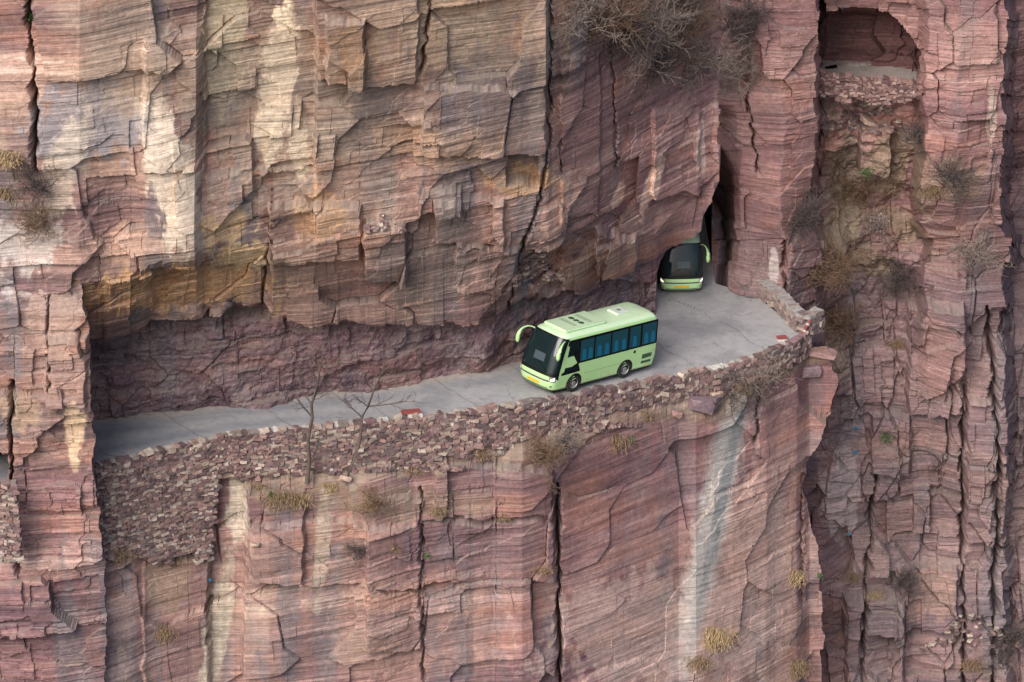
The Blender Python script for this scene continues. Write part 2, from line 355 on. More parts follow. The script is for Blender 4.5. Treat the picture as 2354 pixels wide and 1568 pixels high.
c = lerp(c, PINK, .22*sm(fbm(a*.04, wb*2.5, 3, 171), .0, .3))
c = lerp(c, lin(150, 104, 100), .22*sm(bx, 1150, 1300)*(1-sm(by, 1200, 1400)))
for (x, y, rx, ry, cc, k, sh, w) in [(545, 1170, 28, 140, lin(198, 188, 170), 51, 0, .75), (500, 1450, 30, 190, lin(190, 178, 158), 52, -.15, .7), (740, 1230, 18, 220, lin(192, 178, 158), 55, -.05, .5), (1080, 1350, 12, 220, lin(96, 90, 92), 56, 0, .5), (1500, 1450, 280, 150, lin(198, 172, 162), 57, 0, .45), (900, 1150, 320, 34, SOIL, 59, 0, .5), (1740, 1300, 110, 240, lin(196, 164, 152), 60, 0, .45), (380, 1330, 60, 100, lin(168, 144, 120), 61, 0, .55), (620, 1290, 80, 70, lin(134, 110, 106), 62, 0, .4), (1100, 1250, 200, 100, lin(122, 98, 102), 63, 0, .4)]:
    c = lerp(c, np.array(cc), blob(bx, by, x, y, rx, ry, k, sh)*w)
for (x, y, rx, ry, cc, k, sh, w) in [(1645, 1160, 38, 360, lin(182, 178, 172), 53, -.21, .8), (1664, 1130, 13, 300, lin(112, 120, 124), 54, -.21, .7), (1604, 1400, 18, 260, lin(156, 150, 148), 58, -.2, .5)]:
    c = lerp(c, np.array(cc), blob(bx, by, x, y, rx, ry, k, sh, .25, 9, .12, .75)*w)
c = lerp(c, SOIL*.9, (1-sm(r+0*u, .03, .06))*sm(ledge+.6*(r+0*u < .04), .3, .7)*.6)
grid_mesh('cliff', P, tone(c), M_rock, 'pinkish red layered cliff dropping away below the stone retaining wall', 'cliff')
# ---------------------------------------------------------------- far cliff
FX = [1640, 1655, 1675, 1690, 1704, 1800, 1872, 1895, 1950, 2100, 2125, 2200, 2305, 2330, 2480]
FT = {-120: [8.5, 7.2, 7, 7, 7, 7, 7.4, 9, 9.6, 9.6, 9, 8.5, 9, 13, 15], 240: [8.5, 7.4, 7.2, 7.2, 7.2, 7, 7.6, 11.8, 12.5, 12, 9, 8.3, 9, 15, 18], 340: [14, 12, 10, 8.0, 7.6, 7.1, 7.8, 12.4, 13, 12.4, 9.2, 8.3, 9, 16, 19], 400: [16, 14, 12.5, 10.5, 7.9, 7.1, 8, 12.6, 13.5, 13, 9.6, 8.6, 9.2, 17, 19], 450: [21, 18, 13, 8.9, 8.2, 7.2, 8.6, 12.4, 13.6, 13.5, 10, 9, 9.5, 17, 19],
      500: [23, 22, 15, 8.6, 8.1, 7.2, 8.9, 12.2, 13.4, 13.6, 10.5, 9.6, 10, 17, 19], 560: [23, 18, 9, 8.2, 8.0, 7.2, 8.9, 11.8, 13, 13.6, 10.8, 10, 10.4, 17, 19], 690: [22, 10.5, 8, 7.7, 7.5, 7.3, 9, 11, 12.6, 13.2, 11, 10.4, 11, 16, 18], 900: [22, 10, 9.7, 9.5, 9.4, 9.2, 9.2, 9.6, 11, 12.3, 12.3, 11.5, 12, 14, 15],
      1200: [20, 10, 9.7, 9.5, 9.4, 9, 9, 9.3, 10.5, 12, 12, 11.5, 11.5, 13, 14], 1700: [18, 8, 7.7, 7.6, 7.5, 7, 7, 7.5, 8.5, 10, 10, 9.5, 9.5, 10.5, 11]}
pxs = np.concatenate([np.linspace(1636, 1656, 30), np.linspace(1658, 2440, 520)]); pys = np.linspace(-120, 1690, 1020)
ks = np.array(list(FT), float); TT = np.array([FT[k] for k in FT], float)
shift = 18*fbm(pys/70, pys*0, 3, 740)+14*steps(pys, 55, 741)
Yf = np.zeros((len(pys), len(pxs)))
for i, y_ in enumerate(pys):
    rowv = np.array([np.interp(y_, ks, TT[:, j]) for j in range(TT.shape[1])])
    Yf[i] = np.interp(pxs+shift[i]*(.5+.5*sm(pxs, 1700, 1850)), FX, rowv)
bx, by = np.meshgrid(pxs, pys)
P = atY(bx, by, Yf)
a = P[..., 0]*.93+P[..., 1]*.37; b = P[..., 2]+.02*P[..., 0]
d, blk, v, wa, wb = rock_disp(a, b, 201, 2.6, 3.0, 1.0, 1.2, .7)
tall, te, tx, ty = worley(wa/2.6, wb/4.2, 231)
vl, fal, fbl, tll = layered(wa, wb, 1.5, 2.6, 236)
right = sm(bx, 1860, 1960)
d = d+right*sm(by, 250, 700)*(.85*(tall-.5)+.9*(hsh(np.floor(tall*999), np.floor(tall*77), 5)-.5)*tx-.22*np.exp(-(te/.03)**2)+.6*(vl-.5)+.5*tll*(fal-.5))
slope = sm(bx, 1880, 1920)*(1-sm(bx, 2090, 2180))*sm(by, 190, 260)*(1-sm(by, 720, 900))
d = d*(1-.25*slope)+slope*.7*fbm(a*.8, b*.8, 4, 240)
f = groove(bx, by, [(1892, 180), (1880, 420), (1808, 560), (1800, 680)], 6, .6, 20)+groove(bx, by, [(2210, 850), (2215, 1300), (2220, 1690)], 5, 1.3, 21)+groove(bx, by, [(2015, 1080), (1985, 1400), (1975, 1690)], 6, 1.4, 22)
f += groove(bx, by, [(2270, 700), (2290, 1000), (2285, 1690)], 7, 1.6, 23)+groove(bx, by, [(1725, -120), (1720, 220), (1745, 400)], 3, .6, 24)+rectf(bx, by, 1975, 2045, 275, 385, 1.3, 3, 60)+rectf(bx, by, 2085, 2215, 690, 935, 1.2, 4, 61)
f += rectf(bx, by, 1940, 2075, 1360, 1700, 1.2, 4, 63)+rectf(bx, by, 2060, 2200, 1300, 1440, .7, 4, 64)+rectf(bx, by, 1890, 1960, 820, 900, .8, 4, 65)+rectf(bx, by, 2220, 2310, 900, 1250, .7, 4, 66)+rectf(bx, by, 2000, 2090, 950, 1080, .6, 4, 67)
Yd = Yf-(d+f)*(1-.5*(bx < 1657))
P = np.stack([P[..., 0], Yd, P[..., 2]], -1)
bx2, by2, _ = proj(P)
CE = np.array([(1885, -30), (1885, 175), (1905, 186), (2112, 198), (2112, 120), (2085, 70), (2040, 30), (1990, 20), (1900, 25)])
def inside(x, y, poly):
    r_ = np.zeros(x.shape, bool); n = len(poly)
    for i in range(n):
        x0, y0 = poly[i]; x1, y1 = poly[(i+1) % n]
        if y0 != y1: r_ ^= ((y0 > y) != (y1 > y)) & (x < (x1-x0)*(y-y0)/(y1-y0)+x0)
    return r_
jx = bx2+14*fbm(bx2/30, by2/30, 4, 610); jy = by2+12*fbm(bx2/30, by2/30, 4, 620)*(by2 < 150)
cv = inside(jx, jy, CE)
zf = atY(2000, 226, 9.8)[2]
fl = atZ(bx2, by2, zf+0*bx2)[..., 1]
cvback = 13.6+.004*(2110-bx2)+.8*d
Yc = np.minimum(np.maximum(fl, 9.9), cvback)
P[cv] = atY(bx2, by2, Yc)[cv]
c = rock_color(bx, by, a, b, wb, blk, v, .03+0*bx, 260)
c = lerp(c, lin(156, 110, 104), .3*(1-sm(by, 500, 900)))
c = lerp(c, lin(116, 104, 108), .5*right*sm(by, 250, 800))  # painted haze: right-hand rock greyed lower down
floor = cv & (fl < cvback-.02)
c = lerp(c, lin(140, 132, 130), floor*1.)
c = lerp(c, lin(74, 46, 50), (cv & ~floor)*.8)  # cave gloom mixed into the back wall colour
c = lerp(c, SOIL, slope*sm(fbm(a*.5, b*.5, 4, 270), -.05, .25)*.75)
for (x, y, rx, ry, cc, k, sh, w) in [(1940, 520, 60, 60, lin(160, 142, 120), 71, 0, .8), (1780, 610, 12, 44, lin(196, 184, 180), 72, 0, .7), (1930, 1130, 50, 130, lin(188, 168, 166), 73, 0, .6), (2150, 800, 60, 100, lin(166, 124, 116), 74, 0, .45), (2200, 420, 60, 60, lin(150, 132, 110), 75, 0, .5), (2280, 260, 12, 80, lin(184, 168, 154), 76, 0, .6), (1900, 840, 60, 60, SOIL, 77, 0, .6), (2130, 1350, 80, 60, lin(172, 136, 118), 78, 0, .45)]:
    c = lerp(c, np.array(cc), blob(bx, by, x, y, rx, ry, k, sh)*w)
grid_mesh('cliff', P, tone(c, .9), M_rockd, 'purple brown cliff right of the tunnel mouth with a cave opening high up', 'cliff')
# ---------------------------------------------------------------- road
pxr = np.concatenate([np.linspace(-90, 1495, 520), np.linspace(1500, 1856, 150)])
o_ = outP(pxr)
far = np.where(pxr < 1500, innP(np.minimum(pxr, 1500))[:, 1]+2.5, 0)
far = np.where(pxr >= 1500, np.interp(pxr, [1500, 1508, 1650, 1665, 1755, 1838, 1856], [8, 24, 24, 9, 7.6, 3.6, o_[-1, 1]+.05]), far)
t = np.linspace(0, 1, 130)[:, None]
Xr = o_[None, :, 0]+0*t; Yr = o_[None, :, 1]+(far-o_[:, 1])[None]*t
Zr = roadZ(Xr, Yr)+.02*fbm(Xr*.4, Yr*.4, 3, 5)
P = np.stack([Xr, Yr, Zr], -1)
dist = (Yr-o_[None, :, 1])
inn_d = np.where(pxr < 1500, far-2.5-o_[:, 1], 7)[None]
q = dist/np.maximum(inn_d, .5)
base = lin(166, 164, 165)[None, None]+0*P
tr = np.exp(-((q-.32)/.12)**2)+np.exp(-((q-.72)/.12)**2)
n1 = fbm(Xr*.25, Yr*.8, 4, 21)
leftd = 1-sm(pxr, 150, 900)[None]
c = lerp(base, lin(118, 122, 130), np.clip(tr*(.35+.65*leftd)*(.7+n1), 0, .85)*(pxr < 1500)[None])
c = lerp(c, lin(122, 126, 133), np.clip(leftd*.5+.35*n1, 0, .65))  # shade put into the road colour: darker and bluer towards the left
c = lerp(c, lin(180, 168, 156), (1-sm(q, .0, .14))*.6+sm(q+.08*fbm(Xr, Yr, 3, 66), .84, 1.0)*.7*(pxr < 1500)[None])
c = lerp(c, lin(120, 120, 124), sm(fbm(Xr*.5, Yr*.5, 4, 31), .1, .45)*.4)
rad = np.hypot(Xr-4.5, Yr-9.0)
arc = np.exp(-((rad-6.2)/.45)**2)+np.exp(-((rad-8.2)/.45)**2)
c = lerp(c, lin(122, 124, 131), np.clip(arc*.5*(.6+n1), 0, .6)*(pxr > 1450)[None])
jn = np.abs(((Xr*.8+Yr*.6+.25*vn(Xr, Yr, 3))/4.6) % 1-.5)
c = lerp(c, lin(98, 96, 96), (jn < .009)*.6)
cr = np.abs(fbm(Xr*.22+4, Yr*.3, 5, 91)); c = lerp(c, lin(104, 100, 98), (1-sm(cr, .003, .012))*.45)
M_road = simple('worn_concrete', (1, 1, 1), .85, var=.12, vs=3, attr=True)
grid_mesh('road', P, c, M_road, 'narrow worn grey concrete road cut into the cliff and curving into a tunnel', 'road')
# ---------------------------------------------------------------- rubble walls
RUB = [lin(122, 98, 98), lin(140, 112, 108), lin(158, 132, 124), lin(106, 88, 90), lin(166, 148, 136), lin(136, 122, 118), lin(148, 120, 114), lin(126, 102, 102), lin(182, 166, 154), lin(112, 92, 90)]
BOXF = lambda k0: [(k0, k0+1, k0+3, k0+2), (k0+4, k0+6, k0+7, k0+5), (k0, k0+4, k0+5, k0+1), (k0+2, k0+3, k0+7, k0+6), (k0, k0+2, k0+6, k0+4), (k0+1, k0+5, k0+7, k0+3)]
def stone_wall(name, top, H, out, label, cat, sw=.36, sh=.18, seed=1, batter=.08, proud=.0, palette=None, extra_top=.12, rot=.16, thick=.2, grow_right=0):
    rg = np.random.default_rng(seed)
    seg = np.linalg.norm(np.diff(top[:, :2], axis=0), axis=1); s = np.concatenate([[0], np.cumsum(seg)]); Ltot = s[-1]
    at_ = lambda q: np.array([np.interp(q, s, top[:, k]) for k in range(3)])
    V = []; F = []; C = []
    pal_ = palette or RUB
    z = -extra_top
    while z < H.max():
        q = rg.uniform(0, .3)
        while q < Ltot:
            big = 1+grow_right*min(1, max(0, (q/Ltot-.2)*2))*rg.uniform(0, 1)
            w = sw*rg.uniform(.4, 1.7)*big; h_ = sh*rg.uniform(.75, 1.35)*big; qq = q+w/2
            zz = z+rg.uniform(-.04, .04)*big
            if np.interp(qq, s, H) > zz and not (zz < 0 and rg.random() < .45):
                p = at_(qq); p2 = at_(min(qq+.3, Ltot)); p1 = at_(max(qq-.3, 0)); tg = (p2-p1)/max(np.linalg.norm(p2-p1), 1e-6)
                nr = np.array([tg[1], -tg[0], 0]); nr /= np.linalg.norm(nr)+1e-9
                if nr.dot(out) < 0: nr = -nr
                cen = p+nr*(batter*max(zz, 0)+rg.uniform(-.03, .03)+proud)-np.array([0, 0, zz])
                ang = rg.normal(0, rot*big); tz = np.array([0, 0, 1.]); ax = tg*math.cos(ang)+tz*math.sin(ang); az = np.cross(ax, nr); az = az/np.linalg.norm(az); az = az if az[2] > 0 else -az
                yaw = rg.normal(0, rot); n2 = nr*math.cos(yaw)+ax*math.sin(yaw); ax2 = ax*math.cos(yaw)-nr*math.sin(yaw)
                dp = thick*rg.uniform(.85, 1.15)
                k0 = len(V)
                for sx in (-1, 1):
                    for sy in (-1, 1):
                        for sz in (-1, 1):
                            V.append(cen+ax2*sx*w*.5*rg.uniform(.72, 1.0)+n2*sy*dp*rg.uniform(.85, 1.02)+az*sz*h_*.5*rg.uniform(.62, 1.0))
                F += BOXF(k0)
                C += [pal_[rg.integers(len(pal_))]*rg.uniform(.75, 1.2)]*8
            q += w*.92
        z += sh*.86
    n = len(top); k0 = len(V)
    for i in range(n):
        p = top[i]; pa = top[max(i-1, 0)]; pb = top[min(i+1, n-1)]; tg = pb-pa; nr = np.array([tg[1], -tg[0], 0]); nr /= np.linalg.norm(nr)+1e-9
        if nr.dot(out) < 0: nr = -nr
        V += [p+nr*.06-np.array([0, 0, .05]), p+nr*(batter*H[i]+.08)-np.array([0, 0, H[i]+.1])]; C += [lin(90, 76, 74)]*2
    for i in range(n-1): F.append((k0+2*i, k0+2*i+1, k0+2*i+3, k0+2*i+2))
    o = pymesh(name, V, F, M_stone, col=np.array(C)); return tag(o, label, cat)
pw = np.linspace(190, 1858, 240); top = outP(pw)
bot = atY(pw, wbase(pw)+6, top[:, 1]-.2); H = np.maximum(top[:, 2]-bot[:, 2], .4)+.15+.25*steps(pw, 22, 795)
stone_wall('retaining_wall', top+np.array([0, -.05, .0]), H, np.array([.5, -1, 0]), 'long dry stone retaining wall of reddish rubble holding up the road edge', 'wall', .30, .16, 3, .02, grow_right=.8)
pt = np.array([(1757, 686), (1790, 712), (1815, 738), (1838, 762), (1856, 768), (1880, 752)], float)
pp = np.array([np.interp(np.linspace(0, 1, 40), np.linspace(0, 1, 6), pt[:, k]) for k in (0, 1)]).T
bp = on_road(pp[:, 0], pp[:, 1])
par = stone_wall('parapet', bp+np.array([0, 0, 1.05]), np.full(40, 1.1), np.array([-.6, -1, 0]), 'low mortared stone parapet curving round the outside of the bend', 'wall', .42, .26, 5, .0, palette=[lin(150, 132, 128), lin(132, 114, 112), lin(168, 152, 144), lin(122, 106, 106)], extra_top=0, thick=.3)
CAVEP = [lin(118, 90, 88), lin(134, 104, 100), lin(150, 120, 114), lin(104, 80, 80), lin(160, 134, 126)]
pc = np.linspace(1876, 2118, 60); tc_ = atY(pc, np.interp(pc, [1884, 1905, 2114], [161, 169, 186])+3*steps(pc, 20, 790), 9.75)
stone_wall('parapet', tc_, np.interp(pc, [1884, 2000, 2114], [1.3, 1.5, .9])+.4*steps(pc, 25, 791), np.array([0, -1, 0]), 'rubble parapet under the cave opening at upper right', 'wall', .26, .14, 8, .05, palette=CAVEP, extra_top=.0)
pc = np.linspace(-30, 34, 20); tc_ = atY(pc, 1110+0*pc, -21.0)
stone_wall('retaining_wall', tc_, 4.2+0*pc, np.array([0, -1, 0]), 'small rubble wall below the dark window at the left edge', 'wall', .3, .18, 9, .03, extra_top=0)
def strip(name, pts, w, h, m, lab=None, cat=None, grp=None, parent=None, jit=.03, seed=0, off=0):
    rg = np.random.default_rng(seed); V = []; F = []; n = len(pts)
    for i in range(n):
        p = pts[i]; tg = pts[min(i+1, n-1)]-pts[max(i-1, 0)]; nr = np.array([tg[1], -tg[0], 0]); nr /= np.linalg.norm(nr)+1e-9
        if nr[1] > 0: nr = -nr
        j = rg.uniform(-jit, jit, 4)
        A = p+nr*(off+w/2+j[0]); B = p+nr*(off-w/2+j[1])
        V += [A+[0, 0, -.05], A+[0, 0, h+j[2]*.5], B+[0, 0, h+j[3]*.5], B+[0, 0, -.05]]
    for i in range(n-1):
        for k in range(4): F.append((4*i+k, 4*i+4+k, 4*i+4+(k+1) % 4, 4*i+(k+1) % 4))
    F += [(0, 1, 2, 3), (4*n-1, 4*n-2, 4*n-3, 4*n-4)]
    o = pymesh(name, V, F, m, parent)
    if lab: tag(o, lab, cat, grp)
    return o
M_conc = simple('pale_concrete', lin(200, 194, 186), .9, var=.25, vs=4)
M_concg = simple('grey_concrete', lin(172, 164, 156), .9, var=.25, vs=4)
M_conc2 = simple('parapet_concrete', lin(156, 150, 146), .9, var=.3, vs=5)
strip('coping', bp+np.array([0, 0, 1.05]), .6, .12, M_conc2, parent=par, jit=.05, seed=4)
for k, (x0, x1, w_, m_, lb) in enumerate([(222, 505, .22, M_concg, 'thin grey concrete kerb at the left end of the road edge'), (522, 650, .42, M_conc, 'pale concrete kerb slab on the road edge left of the slender trees'), (752, 892, .38, M_conc, 'broken pale kerb between the slender trees and the red block'), (1565, 1668, .42, M_conc, 'white kerb slab on the outer road edge behind the bus'), (1260, 1545, .22, M_concg, 'long grey kerb beside the wheels of the green bus'),
        (990, 1235, .20, M_concg, 'thin grey kerb between the red block and the bus'), (660, 745, .20, M_concg, 'short thin kerb behind the straight slender tree'), (1680, 1835, .22, M_concg, 'thin grey kerb on the outside of the bend')]):
    xs = np.linspace(x0, x1, 26); strip('kerb', outP(xs)+np.array([0, .10, 0]), w_, .09, m_, lb, 'kerb', 'kerb pieces along the outer road edge', seed=k+9, jit=.05)
# ---------------------------------------------------------------- bus
M_green = simple('pale_green_paint', (.50, .78, .36), .3, var=.03, vs=2, coat=.3)
M_roof = simple('pale_green_roof', (.64, .83, .55), .4, var=.04, vs=2, coat=.2)  # body green made paler, skylight on the roof put into the colour
M_black = simple('black_trim', (.010, .011, .012), .25)
M_glass = simple('tinted_glass', (.010, .020, .023), .06)
M_glass2 = simple('side_glass', (.018, .070, .092), .08)
M_blue = simple('blue_seat_cloth', (.016, .14, .24), .2)
M_rub = simple('tyre_rubber', (.02, .02, .02), .85, var=.3)
M_rim = simple('steel_rim', (.45, .45, .46), .4, .6)
M_lamp = simple('headlight_lens', (.9, .9, .85), .1, emit=(1, .90, .72), es=1.2)
M_chrome = simple('grille_metal', (.5, .5, .5), .3, .7)
M_yel = simple('plate_yellow', (.75, .45, .02), .5)
M_white = simple('white_plastic', (.72, .78, .68), .5)
M_slat = simple('vent_grey_green', (.24, .34, .21), .6)
M_fan = simple('fan_dark_green', (.05, .10, .06), .6)
M_org = simple('marker_orange', (.8, .22, .03), .4)
M_red = simple('tail_red', (.5, .02, .02), .3)
M_sheet = simple('faded_sheet', (.06, .085, .10), .3)
def bw(z): return float(np.interp(z, [.3, .8, 1.5, 2.5, 3.1], [1.12, 1.17, 1.17, 1.09, 1.04]))
def bxf(z): return float(np.interp(z, [.3, .5, .95, 1.25, 2.0, 2.6, 3.1], [3.68, 3.80, 3.84, 3.80, 3.60, 3.36, 3.08]))
def bxr(z): return float(np.interp(z, [.3, .9, 2.0, 2.7, 3.1], [-3.76, -3.85, -3.82, -3.72, -3.66]))
NF, AF = 3.3, .62
def fsurf(th, z, off=0, ins=0):
    w = bw(z)-ins; c_ = max(math.cos(th), 0)**(2/NF); sg = (1 if th > 0 else -1); sa = abs(math.sin(th))**(2/NF)
    x = bxf(z)-ins*1.1-AF+AF*c_; y = w*sa*sg
    nx, ny = c_**(NF-1)/AF, sg*sa**(NF-1)/w
    l = math.hypot(nx, ny) or 1
    return Vector((x+off*nx/l, y+off*ny/l, z+off*.25*nx/l))
def outline(z, ins):
    pts = []
    for t in np.concatenate([np.linspace(-90, -50, 9), np.linspace(-42, 42, 13), np.linspace(50, 90, 9)]):
        p = fsurf(math.radians(t), z, 0, ins); pts.append((p.x, p.y, z))
    w = bw(z)-ins; xs0 = bxf(z)-ins*1.1-AF; xr = bxr(z)+ins; ar = .28
    for k in range(1, 10): pts.append((xs0+(xr+ar-xs0)*k/10, w, z))
    for t in np.linspace(90, -90, 15):
        t = math.radians(t); pts.append((xr+ar-ar*max(math.cos(t), 0)**(.8), w*abs(math.sin(t))**.8*(1 if t > 0 else -1), z))
    for k in range(1, 10): pts.append((xr+ar+(xs0-xr-ar)*k/10, -w, z))
    return pts
def front_patch(name, zf0, zf1, t0, t1, off, m, parent, nu=24, nv=8):
    V = []; F = []
    for j in range(nv+1):
        for i in range(nu+1):
            u = i/nu; v_ = j/nv
            V.append(fsurf(math.radians(t0+(t1-t0)*u), zf0(u)+(zf1(u)-zf0(u))*v_, off))
    for j in range(nv):
        for i in range(nu):
            k = j*(nu+1)+i; F.append((k, k+1, k+nu+2, k+nu+1))
    return pymesh(name, V, F, m, parent, smooth=True)
def side_patch(name, pts, off, m, parent, side=1, r=.05):
    P2 = []; n = len(pts)
    for i in range(n):
        a_ = Vector(pts[i-1]); b_ = Vector(pts[i]); c_ = Vector(pts[(i+1) % n])
        e0 = b_+(a_-b_).normalized()*r; e1 = b_+(c_-b_).normalized()*r
        for t_ in (0, .5, 1): P2.append(e0*(1-t_)**2+b_*2*t_*(1-t_)+e1*t_**2)
    V = [(p.x, side*(bw(p.y)+off), p.y) for p in P2]; V += [(p.x, side*(bw(p.y)-.01), p.y) for p in P2]
    k = len(P2); F = [tuple(range(k))]
    F += [(i, (i+1) % k, k+(i+1) % k, k+i) for i in range(k)]
    return pymesh(name, V, F, m, parent)
def boxm(name, c, s, m, parent, bev=.02, rot=None):
    bm = bmesh.new(); bmesh.ops.create_cube(bm, size=1)
    for v_ in bm.verts: v_.co = Vector((v_.co.x*s[0], v_.co.y*s[1], v_.co.z*s[2]))
    if bev: bmesh.ops.bevel(bm, geom=list(bm.edges), offset=bev, segments=2, affect='EDGES')
    for v_ in bm.verts:
        if rot: v_.co = rot @ v_.co
        v_.co += Vector(c)
    me = DATA.meshes.new(name); bm.to_mesh(me); bm.free(); me.materials.append(m)
    o = DATA.objects.new(name, me); COL.objects.link(o)
    if parent: o.parent = parent
    return o
def comb(name, x0, x1, y0, y1, n, zl, zh, m, parent):
    V = []; F = []; st = (y1-y0)/(2*n)
    prof = []
    for k in range(n):
        ya = y0+2*k*st; prof += [(ya, zl), (ya, zh), (ya+st, zh), (ya+st, zl)]
    for (y, z) in prof: V += [(x0, y, z), (x1, y, z)]
    for k in range(len(prof)-1): F.append((2*k, 2*k+1, 2*k+3, 2*k+2))
    return pymesh(name, V, F, m, parent)
def lathe_y(name, prof, m, parent, cx, cy, cz, n=28, side=1):
    V = []; F = []
    for (r_, y) in prof:
        for i in range(n):
            t_ = 2*math.pi*i/n; V.append((cx+r_*math.cos(t_), cy+y*side, cz+r_*math.sin(t_)))
    for j in range(len(prof)-1):
        for i in range(n): F.append((j*n+i, j*n+(i+1) % n, (j+1)*n+(i+1) % n, (j+1)*n+i))
    return pymesh(name, V, F, m, parent)
def tube(name, pts, rad, m, parent, n=10, smooth=True):
    V = []; F = []
    pts = [Vector(p) for p in pts]
    for i, p in enumerate(pts):
        t_ = (pts[min(i+1, len(pts)-1)]-pts[max(i-1, 0)]).normalized()
        a_ = t_.orthogonal().normalized() if abs(t_.z) > .95 else t_.cross(Vector((0, 0, 1))).normalized(); b_ = t_.cross(a_)
        for k in range(n): th = 2*math.pi*k/n; V.append(p+(a_*math.cos(th)+b_*math.sin(th))*rad[i])
    for i in range(len(pts)-1):
        for k in range(n): F.append((i*n+k, i*n+(k+1) % n, (i+1)*n+(k+1) % n, (i+1)*n+k))
    F += [tuple(range(n)), tuple(range((len(pts)-1)*n, len(pts)*n))]
    return pymesh(name, V, F, m, parent, smooth=smooth)
def bez(p, k=10):
    p = [Vector(q) for q in p]; out = []
    for i in range(k+1):
        t_ = i/k; q = p[:]
        while len(q) > 1: q = [q[j].lerp(q[j+1], t_) for j in range(len(q)-1)]
        out.append(q[0])
    return out
def build_bus(label):
    R = empty('bus', label, 'bus', (0, 0, 0), 'pale green coaches on the cliff road')
    sl = [(z, 0) for z in (.3, .38, .5, .7, .95, 1.1, 1.25, 1.5, 1.75, 2.0, 2.25, 2.5, 2.68)]
    for ph in (15, 30, 45, 60, 75, 90): sl.append((2.68+.30*math.sin(math.radians(ph)), .30*(1-math.cos(math.radians(ph)))))
    sl += [(3.01, .5), (3.03, .75), (3.04, 1.0)]
    def skin(name, rings, m, cap_top, cap_bot):
        V = []; F = []
        for z, ins in rings:
            o_l = outline(z, ins); n = len(o_l); V += o_l
        for j in range(len(rings)-1):
            for i in range(n): F.append((j*n+i, j*n+(i+1) % n, (j+1)*n+(i+1) % n, (j+1)*n+i))
        if cap_top: F.append(tuple(range((len(rings)-1)*n, len(rings)*n)))
        if cap_bot: F.append(tuple(range(n))[::-1])
        return pymesh(name, V, F, m, R, smooth=True)
    skin('body', sl[:15], M_green, False, True); skin('roof', sl[14:], M_roof, True, False)
    boxm('underbody', (-.1, 0, .27), (7.0, 2.05, .25), M_black, R, .03)
    front_patch('windscreen_surround', lambda u: 1.04-.20*abs(2*u-1)**3, lambda u: 2.90-.10*abs(2*u-1)**2, -88, 88, .007, M_black, R, 40, 12)
    ws = front_patch('windscreen', lambda u: 1.20, lambda u: 2.82-.08*abs(2*u-1)**2, -75, 75, .014, M_glass, R, 30, 10)
    front_patch('dashboard_sheet', lambda u: 1.62, lambda u: 2.0, -5, 12, .018, M_sheet, ws, 6, 3)
    for sgn in (-1, 1):
        hl = (50, 72) if sgn > 0 else (-72, -50); hb = (45, 77) if sgn > 0 else (-77, -45); fg = (50, 62) if sgn > 0 else (-62, -50)
        e_ = 0 if sgn > 0 else 1
        h = front_patch('headlight', lambda u: .78+.05*abs(u-e_), lambda u: .89+.10*abs(u-e_), hl[0], hl[1], .016, M_lamp, R, 10, 4)
        front_patch('headlight_bezel', lambda u: .75, lambda u: 1.01, hb[0], hb[1], .010, M_chrome, h, 12, 4)
        front_patch('fog_light', lambda u: .46, lambda u: .56, fg[0], fg[1], .012, M_chrome, R, 6, 3)
        p0 = fsurf(math.radians(sgn*70), 2.66); pts = bez([(p0.x-.05, p0.y, 2.70), (p0.x+.22, sgn*1.26, 2.92), (3.78, sgn*1.44, 2.82), (3.80, sgn*1.42, 2.3), (3.74, sgn*1.38, 2.0)], 12)
        mr = tube('mirror', pts, [.032, .034, .036, .038, .042, .048, .06, .08, .10, .112, .112, .10, .055], M_green, R)
        boxm('mirror_glass', (3.66, sgn*1.39, 2.2), (.03, .15, .34), M_black, mr, .01)
    front_patch('grille', lambda u: .74, lambda u: .84, -44, 44, .012, M_chrome, R, 20, 2)
    front_patch('grille_slot', lambda u: .775, lambda u: .805, -42, 42, .017, M_black, R, 20, 1)
    front_patch('bumper_slot', lambda u: .36, lambda u: .41, -40, 40, .010, M_black, R, 20, 1)
    front_patch('plate', lambda u: .50, lambda u: .63, -10, 10, .018, M_yel, R, 6, 2)
    for y0, y1 in ((-.75, -.05), (.75, .1)):
        a_ = fsurf(math.asin(abs(y0/1.1)**(NF/2))*(1 if y0 > 0 else -1), 1.24, .04); b_ = fsurf(math.asin(abs(y1/1.1)**(NF/2))*(1 if y1 > 0 else -1), 1.62, .04)
        tube('wiper', [a_, a_.lerp(b_, .5)+Vector((.02, 0, 0)), b_], [.018, .014, .012], M_black, R, 6)
    for sgn in (1, -1):
        side_patch('window_band', [(3.14, 1.02), (2.74, 2.72), (-3.62, 2.68), (-3.62, 1.46), (1.98, 1.46), (1.80, 1.04)], .006, M_black, R, sgn, .06)
        panes = [((2.95, 1.18), (2.64, 2.58), (2.06, 2.58), (2.0, 1.18)), ((1.88, 1.55), (1.88, 2.58), (.97, 2.58), (.97, 1.55)), ((.85, 1.55), (.85, 2.58), (-.22, 2.58), (-.22, 1.55)), ((-.34, 1.55), (-.34, 2.58), (-1.44, 2.58), (-1.44, 1.55)),
                 ((-1.62, 1.55), (-1.62, 2.58), (-2.38, 2.58), (-2.38, 1.55)), ((-2.54, 1.55), (-2.54, 2.58), (-3.52, 2.58), (-3.52, 1.55))]
        for k, pn in enumerate(panes):
            w_ = side_patch('window', pn, .012, M_glass2 if k else M_glass, R, sgn, .04)
            if k >= 1:
                xa, xb = pn[0][0], pn[2][0]
                for q_ in (.3, .8) if k != 4 else (.5,):
                    cx_ = xa+(xb-xa)*q_
                    side_patch('seat_back', [(cx_+.16, 1.57), (cx_+.14, 2.06), (cx_+.02, 2.16), (cx_-.10, 2.06), (cx_-.14, 1.57)], .0145, M_blue, w_, sgn, .04)
